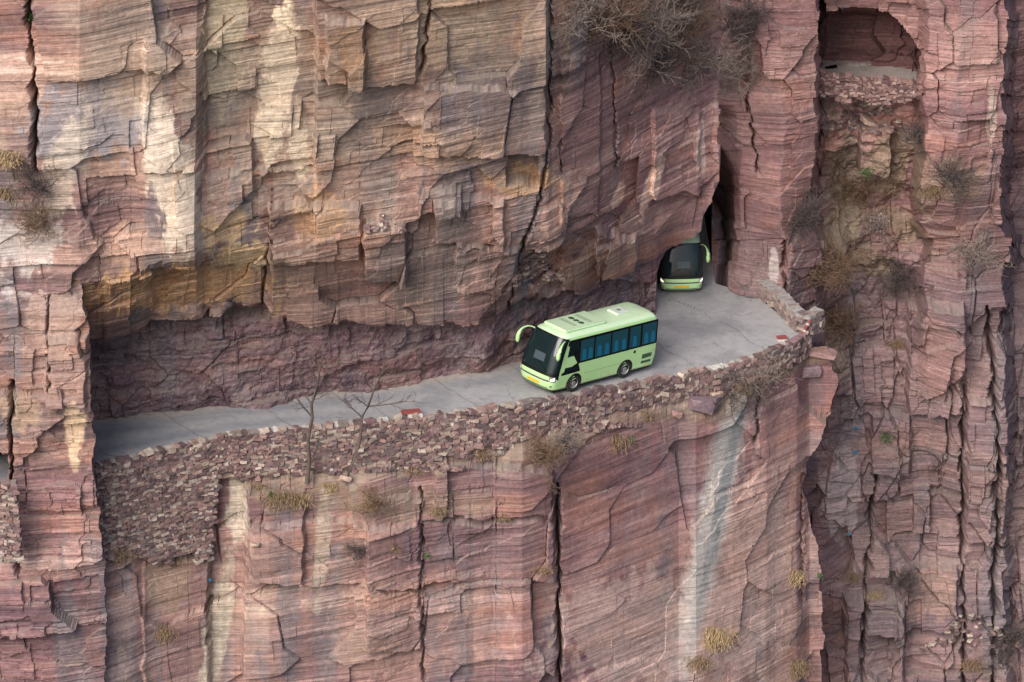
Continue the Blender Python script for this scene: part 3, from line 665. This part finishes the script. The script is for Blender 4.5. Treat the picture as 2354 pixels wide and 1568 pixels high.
        for xx in (-1.50, -2.48): side_patch('door_seam', [(xx, .55), (xx, 1.46), (xx-.015, 1.46), (xx-.015, .55)], .003, M_fan, R, sgn, .004)
        side_patch('locker_seam', [(1.5, .86), (1.5, .875), (-1.2, .875), (-1.2, .86)], .003, M_slat, R, sgn, .004)
        side_patch('locker_seam', [(.2, .36), (.2, .86), (.188, .86), (.188, .36)], .003, M_slat, R, sgn, .004)
        side_patch('engine_vent', [(-2.66, .52), (-2.66, 1.02), (-3.36, 1.02), (-3.36, .52)], .006, M_fan, R, sgn, .02)
        lathe_y('filler_cap', [(0, .02), (.07, .02), (.08, 0)], M_black, R, -2.05, sgn*bw(1.3), 1.28, 14, sgn)
        for x_ in (2.7, 1.2, -.3, -3.0): side_patch('side_marker', [(x_, .42), (x_, .47), (x_-.09, .47), (x_-.09, .42)], .008, M_org, R, sgn, .01)
        for x_ in (2.12, -1.52):
            pts = [(x_+.55*math.cos(t_), .42+.55*math.sin(t_)) for t_ in np.linspace(-.18, math.pi+.18, 22)]
            side_patch('wheel_arch', pts, .004, M_black, R, sgn, .01)
            wh = lathe_y('wheel', [(.20, -.20), (.40, -.22), (.44, -.18), (.45, -.02), (.43, .03), (.28, .04), (.27, .01)], M_rub, R, x_, sgn*1.13, .45, 32, sgn)
            lathe_y('rim', [(.275, .02), (.26, .035), (.24, -.03), (.15, -.04), (.13, .02), (.07, .03), (0, .03)], M_rim, wh, x_, sgn*1.13, .45, 24, sgn)
    pod = boxm('roof_unit', (1.30, 0, 3.05), (2.9, 1.55, .15), M_roof, R, .06)
    for y_ in (-.34, 0, .34): tube('fan_opening', [(1.25, y_, 3.115), (1.25, y_, 3.135)], [.15, .15], M_fan, pod, 20)
    comb('roof_vent', .55, .85, -.55, .55, 10, 3.11, 3.130, M_slat, pod)
    comb('roof_vent', 1.65, 1.9, -.55, .55, 10, 3.11, 3.130, M_slat, pod)
    hatch = boxm('roof_hatch', (-1.75, 0, 3.07), (.85, .75, .10), M_white, R, .03)
    boxm('hatch_vent', (-1.75, 0, 3.13), (.25, .18, .04), M_slat, hatch, .01)
    boxm('rear_window', (-3.81, 0, 2.1), (.06, 1.6, .7), M_glass, R, .02)
    for sgn in (-1, 1): boxm('tail_light', (-3.83, sgn*.92, 1.2), (.06, .16, .5), M_red, R, .02)
    return R
bus = build_bus('pale green coach driving left down the open cliff road, roof and side in view')
AL = math.radians(44.4)
def place(o, mid, al, th):
    fw = Vector((-math.cos(al)*math.cos(th), -math.sin(al)*math.cos(th), math.sin(th))); lf = Vector((math.sin(al), -math.cos(al), 0)); up = fw.cross(lf)
    M = Matrix((fw, lf, up)).transposed().to_4x4(); M.translation = mid; o.matrix_world = M
side = atZ(1383, 874, .30); left = np.array([math.sin(AL), -math.cos(AL), 0])
c0 = side-left*1.15; c0[2] = roadZ(c0[0], c0[1])
th = math.atan2(float(roadZ(c0[0]-1.8*math.cos(AL), c0[1]-1.8*math.sin(AL))-roadZ(c0[0]+1.8*math.cos(AL), c0[1]+1.8*math.sin(AL))), 3.6)
place(bus, Vector([float(q) for q in c0])+Vector((0, 0, .02)), AL, th)
bus.scale = (1.05, 1.05, 1.07)
def copy_tree(o, parent=None):
    c_ = o.copy(); COL.objects.link(c_)
    if parent: c_.parent = parent
    for ch in list(o.children): copy_tree(ch, c_)
    return c_
bus2 = copy_tree(bus); bus2['label'] = 'pale green coach facing forward as it comes out of the dark tunnel mouth'
fr_ = on_road(1567., 682.); al2 = math.radians(92)
c2 = fr_+np.array([math.cos(al2), math.sin(al2), 0])*3.8; c2[2] = roadZ(c2[0], c2[1])
place(bus2, Vector([float(q) for q in c2])+Vector((0, 0, .03)), al2, math.radians(1.0))
# ---------------------------------------------------------------- plants
def segs_mesh(name, segs, m, parent=None, n=3):
    V = []; F = []
    for p0, p1, r0, r1 in segs:
        t_ = (p1-p0).normalized(); a_ = t_.orthogonal().normalized(); b_ = t_.cross(a_); k0 = len(V)
        for k in range(n):
            th = 2*math.pi*k/n; q = a_*math.cos(th)+b_*math.sin(th); V.append(p0+q*r0); V.append(p1+q*r1)
        for k in range(n): j = (k+1) % n; F.append((k0+2*k, k0+2*j, k0+2*j+1, k0+2*k+1))
    return pymesh(name, V, F, m, parent)
def grow(out, p, d, L, r, lvl, rg, curl=.25, up=.05, kids=2, steps_=4):
    for s_ in range(steps_):
        d = (d+Vector((rg.gauss(0, curl), rg.gauss(0, curl), rg.gauss(0, curl)+up))).normalized()
        p1 = p+d*(L/steps_); r1 = r*(1-.14)
        out.append((p, p1, r, r1)); p = p1; r = r1
        if lvl > 0:
            for _ in range(kids if rg.random() < .8 else 1):
                dd = (d+Vector((rg.gauss(0, .7), rg.gauss(0, .7), rg.gauss(0, .6)))).normalized()
                grow(out, p, dd, L*rg.uniform(.4, .65), max(r*.65, .011), lvl-1, rg, curl, up, kids, max(2, steps_-1))
M_twig = simple('dry_twigs', lin(138, 124, 116), .9, var=.3, vs=3); M_twig2 = simple('brown_twigs', lin(122, 98, 80), .9, var=.3, vs=3); M_twigd = simple('dark_twigs', lin(88, 78, 76), .9, var=.3, vs=3)
M_bark = simple('grey_bark', lin(92, 80, 76), .9, var=.3, vs=4)
def shrub(x, y, R_, stems, m, label, seed, up=.06, lvl=2, grp='bare shrubs on the cliff', lean=(0, -.6, .3), rad=.028, name='bare_shrub', cat='shrub'):
    rg = random.Random(seed); p = hit(x, y)+Vector((0, -.15, 0)); segs = []
    for _ in range(stems):
        d = Vector((rg.uniform(-1, 1)+lean[0], rg.uniform(-.7, .3)+lean[1], rg.uniform(-.5, 1)+lean[2])).normalized()
        grow(segs, p+Vector((rg.uniform(-.3, .3)*R_, rg.uniform(-.1, .1), rg.uniform(-.3, .3)*R_)), d, R_*rg.uniform(.6, 1.05), rad, lvl, rg, .25, up)
    o = segs_mesh(name, segs, m); return tag(o, label, cat, grp)
TOP = 'bare shrub in the tangle overhanging the top centre, '
for i, (x, y, R_, st, m, lb) in enumerate([(1345, 20, 2.0, 22, M_twig, 'leftmost one'), (1410, 40, 2.2, 26, M_twig2, 'brown one at the left'), (1490, 50, 2.3, 26, M_twig, 'grey one in the middle'), (1520, 150, 2.0, 26, M_twigd, 'lowest dark one'),
        (1585, 60, 2.3, 26, M_twig2, 'brown one right of the middle'), (1610, 150, 2.0, 24, M_twig, 'pale one reaching down right'), (1690, 60, 2.0, 22, M_twigd, 'upper right one'), (1690, 170, 1.8, 18, M_twig, 'rightmost low one'), (1450, 110, 2.0, 24, M_twigd, 'one just above the ledge'), (1560, 0, 2.2, 22, M_twigd, 'dark one cut by the frame')]):
    shrub(x, y, R_, st, m, TOP+lb, 40+i, grp='tangle of bare shrubs at top centre')
for i, (x, y, R_, st, m, lb, lvl) in enumerate([(1850, 500, 1.7, 20, M_twigd, 'dark bare shrub on the corner right of the tunnel pillar', 2), (1250, 1045, 1.3, 20, M_twig2, 'brown bare bush below the retaining wall under the bus', 2), (1310, 1015, 1.1, 14, M_twig, 'small grey bush right beside the brown bush under the bus', 2), (1695, 905, 2.4, 6, M_twigd, 'thin bare sapling on the ledge beside the fallen boulder', 2),
        (1750, 880, 1.4, 7, M_twig, 'low spreading shrub under the parapet bend', 2), (1900, 620, 1.8, 28, M_twig2, 'brown scrub on the slope right of the pillar', 2), (2180, 420, 1.4, 18, M_twigd, 'dark shrub high on the right cliff', 2), (2240, 590, 1.6, 18, M_twig, 'grey shrub in the gully at right', 2), (2060, 1350, 1.5, 14, M_twigd, 'dark bare shrub on the lower right ledge', 2), (2320, 1480, 1.9, 18, M_twigd, 'dark bare shrub at the bottom right corner', 2),
        (90, 430, 1.2, 14, M_twigd, 'dark dry shrub growing from the crack at left', 2), (95, 515, 1.1, 14, M_twig2, 'brown dry shrub below the crack at left', 2), (860, 1150, .9, 10, M_twig2, 'small dry shrub on the soil ledge right of the slender trees', 2), (830, 1270, .7, 8, M_twigd, 'tiny dark shrub on the lower cliff face', 2), (1925, 735, 1.6, 22, M_twig2, 'brown scrub beside the parapet pier', 2), (2140, 1080, 1.0, 6, M_twigd, 'thin leafless sprig on the far right wall', 1), (1960, 450, 1.5, 18, M_twig2, 'brown scrub above the blossoming bush', 2), (2060, 640, 1.5, 18, M_twigd, 'dark scrub below the blossoming bush', 2), (2110, 320, 1.3, 14, M_twigd, 'dark scrub on the slope right of the rock knob', 2)]):
    shrub(x, y, R_, st, m, lb, 80+i, lvl=lvl)
def slender(base, pts, rad, label, seed, kids):
    p0 = hit(*base); Y = p0.y-.35; T_ = empty('bare_tree', label, 'tree', p0, 'slender bare trees in front of the road')
    W = [Vector([float(q) for q in atY(x, y, Y)]) for x, y in pts]; W[0] = p0.copy(); n = len(W)
    rr = [rad*(1-.7*i/(n-1)) for i in range(n)]
    tube('trunk', [q-p0 for q in W], rr, M_bark, T_, 7)
    rg = random.Random(seed)
    for i, dx, dz, L_ in kids:
        segs = []
        grow(segs, W[i]-p0, Vector((dx, rg.uniform(-.3, .3), dz)).normalized(), L_, max(rr[i]*.6, .032), 2, rg, .14, .03, 1, 5)
        segs_mesh('branch', segs, M_bark, T_, 4)
slender((706, 1112), [(706, 1112), (711, 1060), (708, 1010), (718, 960), (716, 930), (730, 880), (735, 850), (742, 822)], .11, 'slender bare tree standing left of its forked neighbour against the road', 5, [(3, -.6, .8, 1.3), (4, .7, 1, 1.4), (4, -.8, .9, 1.6), (5, .5, 1, 1.6), (5, -.5, 1, 1.3), (6, .4, 1, 1.2), (6, -.5, .8, 1.0), (7, 0, 1, .9)])
slender((798, 1100), [(798, 1100), (812, 1060), (828, 1010), (832, 960), (846, 935), (858, 900), (876, 862), (890, 822)], .10, 'forked bare tree right of the straighter slender tree, leaning over the road', 9, [(3, -.8, 1, 1.3), (4, .9, .3, 1.9), (4, -.9, .6, 1.1), (5, .7, .4, 1.2), (5, -.3, 1, 1.0), (6, .5, .8, .9), (7, .2, 1, .7)])
M_dry = simple('dry_grass', lin(168, 144, 108), .9, var=.3, vs=4); M_dry2 = simple('ochre_grass', lin(134, 112, 86), .9, var=.3, vs=4); M_leaf = simple('green_leaves', (.07, .14, .04), .7, var=.4, vs=8)
M_blos = simple('pale_blossom', (.66, .56, .58), .8, var=.2, vs=8)
def tuft(x, y, R_, n, m, label, seed, droop=.8):
    rg = random.Random(seed); p = hit(x, y); V = []; F = []
    for _ in range(n):
        b_ = p+Vector((max(-.8, min(.8, rg.gauss(0, .38)))*R_, -.02, max(-.5, min(.5, rg.gauss(0, .26)))*R_)); az = rg.uniform(0, 6.28); out = Vector((math.cos(az), -abs(math.sin(az))*.8, 0)); L_ = R_*rg.uniform(.25, .7); w = .012
        pts = [b_+out*L_*t_*.8+Vector((0, 0, L_*(t_*.7-droop*t_*t_))) for t_ in (0, .35, .7, 1)]
        sd = Vector((-out.y, out.x, 0))*w
        k0 = len(V)
        for q in pts: V += [q-sd, q+sd]
        for k in range(3): F.append((k0+2*k, k0+2*k+1, k0+2*k+3, k0+2*k+2))
    tag(pymesh('grass_tuft', V, F, m), label, 'grass', 'dry grass tufts on the cliff')
for i, (x, y, R_, n, m, lb) in enumerate([(1640, 1470, 1.4, 700, M_dry, 'large straw coloured grass tuft at bottom centre right'), (1610, 1530, 1.0, 300, M_dry2, 'dry tuft just below the large straw tuft'), (1825, 1330, 1.0, 260, M_dry, 'dry grass tuft on the right corner of the lower cliff'), (1830, 1540, 1.2, 380, M_dry2, 'ochre grass tuft at the bottom edge of the lower cliff'), (650, 1140, 1.2, 330, M_dry2, 'dry grass on the soil ledge left of the straight tree'), (690, 1150, .9, 200, M_dry, 'straw tuft under the straight slender tree'),
        (15, 370, .9, 350, M_dry, 'upper straw tuft at the left edge'), (8, 450, .8, 220, M_dry2, 'lower tuft at the left edge'), (850, 1165, .8, 180, M_dry2, 'dry tuft on the ledge right of the forked tree'), (1420, 1020, 1.1, 240, M_dry2, 'dry tuft on the ledge below the bus rear wheel'), (1160, 1195, .5, 90, M_dry2, 'small tuft on the middle of the lower cliff'), (910, 1265, .5, 90, M_dry2, 'small tuft below the soil ledge'), (380, 1460, 1.0, 240, M_dry2, 'ochre tuft at lower left'), (1700, 890, 1.0, 260, M_dry2, 'dry tuft at the foot of the thin sapling'),
        (1250, 1305, .6, 120, M_dry2, 'small tuft beside the deep vertical crack'), (2060, 790, .8, 200, M_dry2, 'ochre tuft on the far slope below the pillar'), (2140, 440, .9, 240, M_dry2, 'straw tuft high on the right cliff'), (1960, 1330, .7, 160, M_dry2, 'dry tuft in the gully right of the lower cliff'), (2010, 1370, .8, 180, M_dry, 'straw tuft on top of the right rock column'), (530, 1075, .6, 140, M_dry2, 'small tuft at the foot of the rubble wall'), (275, 1275, .9, 200, M_dry2, 'dry tuft at the left foot of the rubble wall'), (1010, 1180, .7, 130, M_dry2, 'pale tuft below the brown ledge'), (1930, 600, 1.1, 300, M_dry2, 'ochre grass on the slope beside the blossoming bush'), (2230, 1530, .9, 220, M_dry2, 'dry tuft at the bottom right'),
        (590, 1120, .8, 180, M_dry2, 'ochre tuft left of the green weeds on the soil ledge'), (760, 1118, .7, 150, M_dry, 'straw tuft between the two slender trees'), (950, 1078, .7, 150, M_dry2, 'tuft at the wall foot left of the brown bush'), (1110, 1050, .7, 150, M_dry2, 'tuft at the wall foot just left of the brown bush'), (1490, 955, .7, 150, M_dry2, 'tuft at the wall foot left of the purple boulder'), (400, 1280, .8, 170, M_dry2, 'tuft at the foot of the tall left part of the wall')]):
    tuft(x, y, R_, n, m, lb, 200+i)
def leafy(name, x, y, R_, n, m, label, seed, cat='plant', grp=None):
    rg = random.Random(seed); p = hit(x, y)+Vector((0, -.15, .1)); V = []; F = []
    for _ in range(n):
        c_ = p+Vector((rg.gauss(0, .42), rg.gauss(0, .3), rg.gauss(0, .42)))*R_; a_ = Vector((rg.gauss(0, 1), rg.gauss(0, 1), rg.gauss(0, 1))).normalized(); b_ = a_.orthogonal(); s_ = rg.uniform(.03, .06)
        k = len(V); V += [c_-a_*s_, c_+b_*s_*.6, c_+a_*s_, c_-b_*s_*.6]; F.append((k, k+1, k+2, k+3))
    o = pymesh(name, V, F, m)
    if label: tag(o, label, cat, grp)
    return o
for i, (x, y, R_, n, lb) in enumerate([(2040, 1010, .5, 180, 'green shrub on the far right wall, the brightest plant there'), (985, 1280, .22, 50, 'small green plant on the middle of the lower cliff'), (1455, 1015, .3, 60, 'green sprig on the ledge below the bus'), (630, 1140, .3, 60, 'green weeds on the soil ledge by the slender trees'), (1887, 1330, .25, 60, 'green plant on the right corner of the lower cliff'), (70, 40, .5, 160, 'dark green plant in the crack at top left'), (1990, 400, .42, 140, 'dull green plant on the upper right slope')]):
    leafy('green_plant', x, y, R_, n, M_leaf, lb, 300+i)
bush = shrub(2015, 520, .9, 12, M_twig, 'small bush with pale pink blossom on the slope right of the tunnel', 61, name='blossoming_bush', grp=None)
bl = leafy('blossom', 2015, 515, .65, 170, M_blos, None, 62); bl.parent = bush
# ---------------------------------------------------------------- boulders, piles, small things
def boulder(name, p, s, m, label, cat, seed, grp=None, rz=0, tilt=0):
    rg = random.Random(seed); bm = bmesh.new()
    for _ in range(26):
        q = Vector((rg.uniform(-1, 1), rg.uniform(-1, 1), rg.uniform(-1, 1))); k = max(abs(q.x), abs(q.y), abs(q.z)); q = q/k*rg.uniform(.85, 1)
        bm.verts.new((q.x*s[0]/2, q.y*s[1]/2, q.z*s[2]/2))
    bmesh.ops.convex_hull(bm, input=list(bm.verts))
    for v_ in [v_ for v_ in bm.verts if not v_.link_faces]: bm.verts.remove(v_)
    me = DATA.meshes.new(name); bm.to_mesh(me); bm.free(); me.materials.append(m)
    o = DATA.objects.new(name, me); COL.objects.link(o); o.location = p; o.rotation_euler = (rg.uniform(-.15, .15), tilt, rz); return tag(o, label, cat, grp)
def rock_mat_flat(name, c):
    m, nt, bs = base_mat(name); g = nt.nodes.new('ShaderNodeNewGeometry')
    s1 = noise(nt, scaled(nt, g.outputs['Position'], (1, 1, 14)), 1, 5, .7, .2); s2 = noise(nt, g.outputs['Position'], 5, 6, .7)
    c_ = mix(nt, (*[float(q) for q in c], 1), ramp(nt, s1, [(.3, .6), (.7, 1.4)]), 1, 'MULTIPLY'); c_ = mix(nt, c_, ramp(nt, s2, [(.3, .7), (.7, 1.3)]), 1, 'MULTIPLY')
    nt.links.new(c_, bs.inputs['Base Color']); bs.inputs['Roughness'].default_value = .9; return m
MB1 = rock_mat_flat('purple_boulder', lin(124, 104, 110)); MB2 = rock_mat_flat('red_boulder', lin(140, 110, 106)); MB3 = rock_mat_flat('tan_boulder', lin(176, 152, 138))
for i, (x, y, s, m, lb, rz, tl, up_) in enumerate([(1625, 938, (1.9, .9, .8), MB1, 'dark purple boulder lying on the ledge below the outer bend', .2, .15, .3), (1868, 775, (1.1, .9, 1.0), MB1, 'blocky rock capping the end of the curved parapet', .4, .1, .3), (1888, 815, (1.6, 1.1, .28), MB2, 'flat red slab jutting out under the parapet end', -.2, .06, .05), (1868, 850, (1.1, .9, .6), MB1, 'rough block wedged under the jutting slab', .1, 0, -.1), (790, 1097, (.6, .45, .35), MB3, 'small pale rock beside the forked tree', .3, .3, .1),
        (1998, 282, (1.2, .8, .35), MB3, 'tilted pale slab on top of the rock knob at upper right', .2, .5, .2), (590, 1258, (.5, .4, .25), MB3, 'small rock perched on the lower cliff left of centre', 0, .2, .1), (775, 1085, (.5, .4, .3), MB1, 'small dark rock left of the forked tree base', .6, 0, .1), (1650, 905, (.7, .5, .4), MB3, 'pale rock behind the dark purple boulder', .6, .1, .1), (1560, 955, (.6, .5, .35), MB2, 'small red rock on the ledge left of the purple boulder', .1, .1, .1)]):
    boulder('boulder', hit(x, y)+Vector((0, -.1, up_)), s, m, lb, 'rock', 400+i, None, rz, tl)
def pile(x, y, rx, rz_, n, label, seed, name='stone_pile'):
    rg = np.random.default_rng(seed); V = []; F = []; C = []
    for _ in range(n):
        u_ = rg.uniform(-1, 1); v_ = rg.uniform(0, 1)*(1-abs(u_))
        p = np.array(hit(x+u_*rx, y-v_*rz_, 7))+[0, -.08, .03]; s_ = rg.uniform(.08, .2); k0 = len(V); c_ = RUB[rg.integers(len(RUB))]*rg.uniform(.8, 1.2)
        th = rg.uniform(0, 3.14)
        for sx in (-1, 1):
            for sy in (-1, 1):
                for sz in (-1, 1):
                    q = np.array([sx*s_*rg.uniform(.7, 1.1), sy*s_*.8*rg.uniform(.6, 1.1), sz*s_*.4*rg.uniform(.6, 1.1)]); V.append(p+[q[0]*math.cos(th)-q[1]*math.sin(th), q[0]*math.sin(th)+q[1]*math.cos(th), q[2]])
        F += BOXF(k0); C += [c_]*8
    tag(pymesh(name, V, F, M_stone, col=np.array(C)), label, 'stones', None, 'stuff')
pile(885, 525, 50, 28, 60, 'loose stones piled on the jutting block left of centre', 1)
pile(1238, 650, 55, 85, 170, 'triangular heap of loose rubble in the niche above the bus', 2)
pile(1990, 300, 90, 90, 100, 'loose stones scattered on the slope under the upper cave', 3)
pile(960, 1075, 120, 20, 80, 'loose rubble on the ledge under the retaining wall', 4)
pile(1330, 985, 150, 25, 100, 'loose rubble at the foot of the wall below the bus', 5)
pile(2230, 1490, 110, 90, 120, 'scree lying in the gully at the bottom right', 6)
M_redp = simple('red_paint', (.30, .08, .07), .6, var=.3, vs=9); M_whp = simple('white_plaster', (.62, .6, .56), .8, var=.25, vs=9)
rp = on_road(945., 957.)
Rb = empty('road_block', 'red painted road edge block with white plaster base left of centre', 'road block', [float(q) for q in rp], 'red painted blocks on the road edge')
rt = Matrix.Rotation(.35, 3, 'Z') @ Matrix.Rotation(.1, 3, 'Y')
boxm('cap', (0, .0, .26), (1.0, .32, .13), M_redp, Rb, .02, rt); boxm('cap_ridge', (.0, 0, .36), (.85, .14, .07), M_redp, Rb, .015, rt); boxm('base', (.22, -.08, .08), (.75, .36, .22), M_whp, Rb, .04, rt)
rp = on_road(1797., 783.)
Rb = empty('road_block', 'red painted block lying on the road near the parapet bend', 'road block', [float(q) for q in rp], 'red painted blocks on the road edge')
boxm('cap', (0, 0, .2), (.55, .3, .13), M_redp, Rb, .02, rt); boxm('base', (0.03, 0, .06), (.5, .26, .16), M_whp, Rb, .02, rt)
rp = on_road(1846., 764.)
Mk = empty('marker_post', 'leaning red and white striped marker post against the parapet', 'marker post', [float(q) for q in rp])
rt = Matrix.Rotation(.45, 3, 'Y')
boxm('post', (0.1, -.45, .55), (.14, .10, 1.0), M_redp, Mk, .02, rt)
for z_ in (.35, .75): boxm('stripe', (0.1+(z_-.55)*.43, -.45, z_), (.147, .107, .14), M_whp, Mk, .01, rt)
M_bl = simple('blue_plastic', (.02, .22, .42), .5)
for i, (x, y, lb) in enumerate([(1970, 980, 'blue plastic scrap on the right cliff, uppermost of three'), (1969, 1043, 'blue plastic scrap below the uppermost one on the right cliff'), (1950, 1230, 'blue plastic scrap low in the gully of the right cliff'), (485, 1336, 'blue plastic scrap caught on the lower left cliff')]):
    boulder('litter', hit(x, y)+Vector((0, -.12, .05)), (.24, .08, .16), M_bl, lb, 'litter', 500+i, None)
# ---------------------------------------------------------------- light, world, camera
sc = bpy.context.scene
w = DATA.worlds.new('World'); sc.world = w; w.use_nodes = True; nt = w.node_tree
sky = nt.nodes.new('ShaderNodeTexSky'); sky.sky_type = 'NISHITA'; sky.sun_disc = False
sv = Vector((-.42, -.80, .80)).normalized(); el = math.asin(sv.z)
sky.sun_elevation = el; sky.sun_rotation = math.atan2(sv.x, sv.y); sky.dust_density = 4; sky.air_density = 1.0
nt.links.new(sky.outputs[0], nt.nodes['Background'].inputs[0]); nt.nodes['Background'].inputs[1].default_value = .15
L = DATA.lights.new('sun', 'SUN'); L.energy = 3.2; L.angle = math.radians(40); L.color = (1, .965, .93)
lo = DATA.objects.new('sun', L); COL.objects.link(lo); lo.rotation_euler = (-sv).to_track_quat('-Z', 'Y').to_euler()
cam = DATA.cameras.new('camera'); co = DATA.objects.new('camera', cam); COL.objects.link(co)
co.location = (0, CY, CZ); co.rotation_euler = (math.radians(90-28), 0, 0)
cam.sensor_width = 36; cam.lens = 36*D/(2354/S); cam.clip_end = 2000; cam.clip_start = 1
sc.camera = co
sc.view_settings.view_transform = 'Standard'; sc.view_settings.look = 'None'; sc.view_settings.exposure = 0
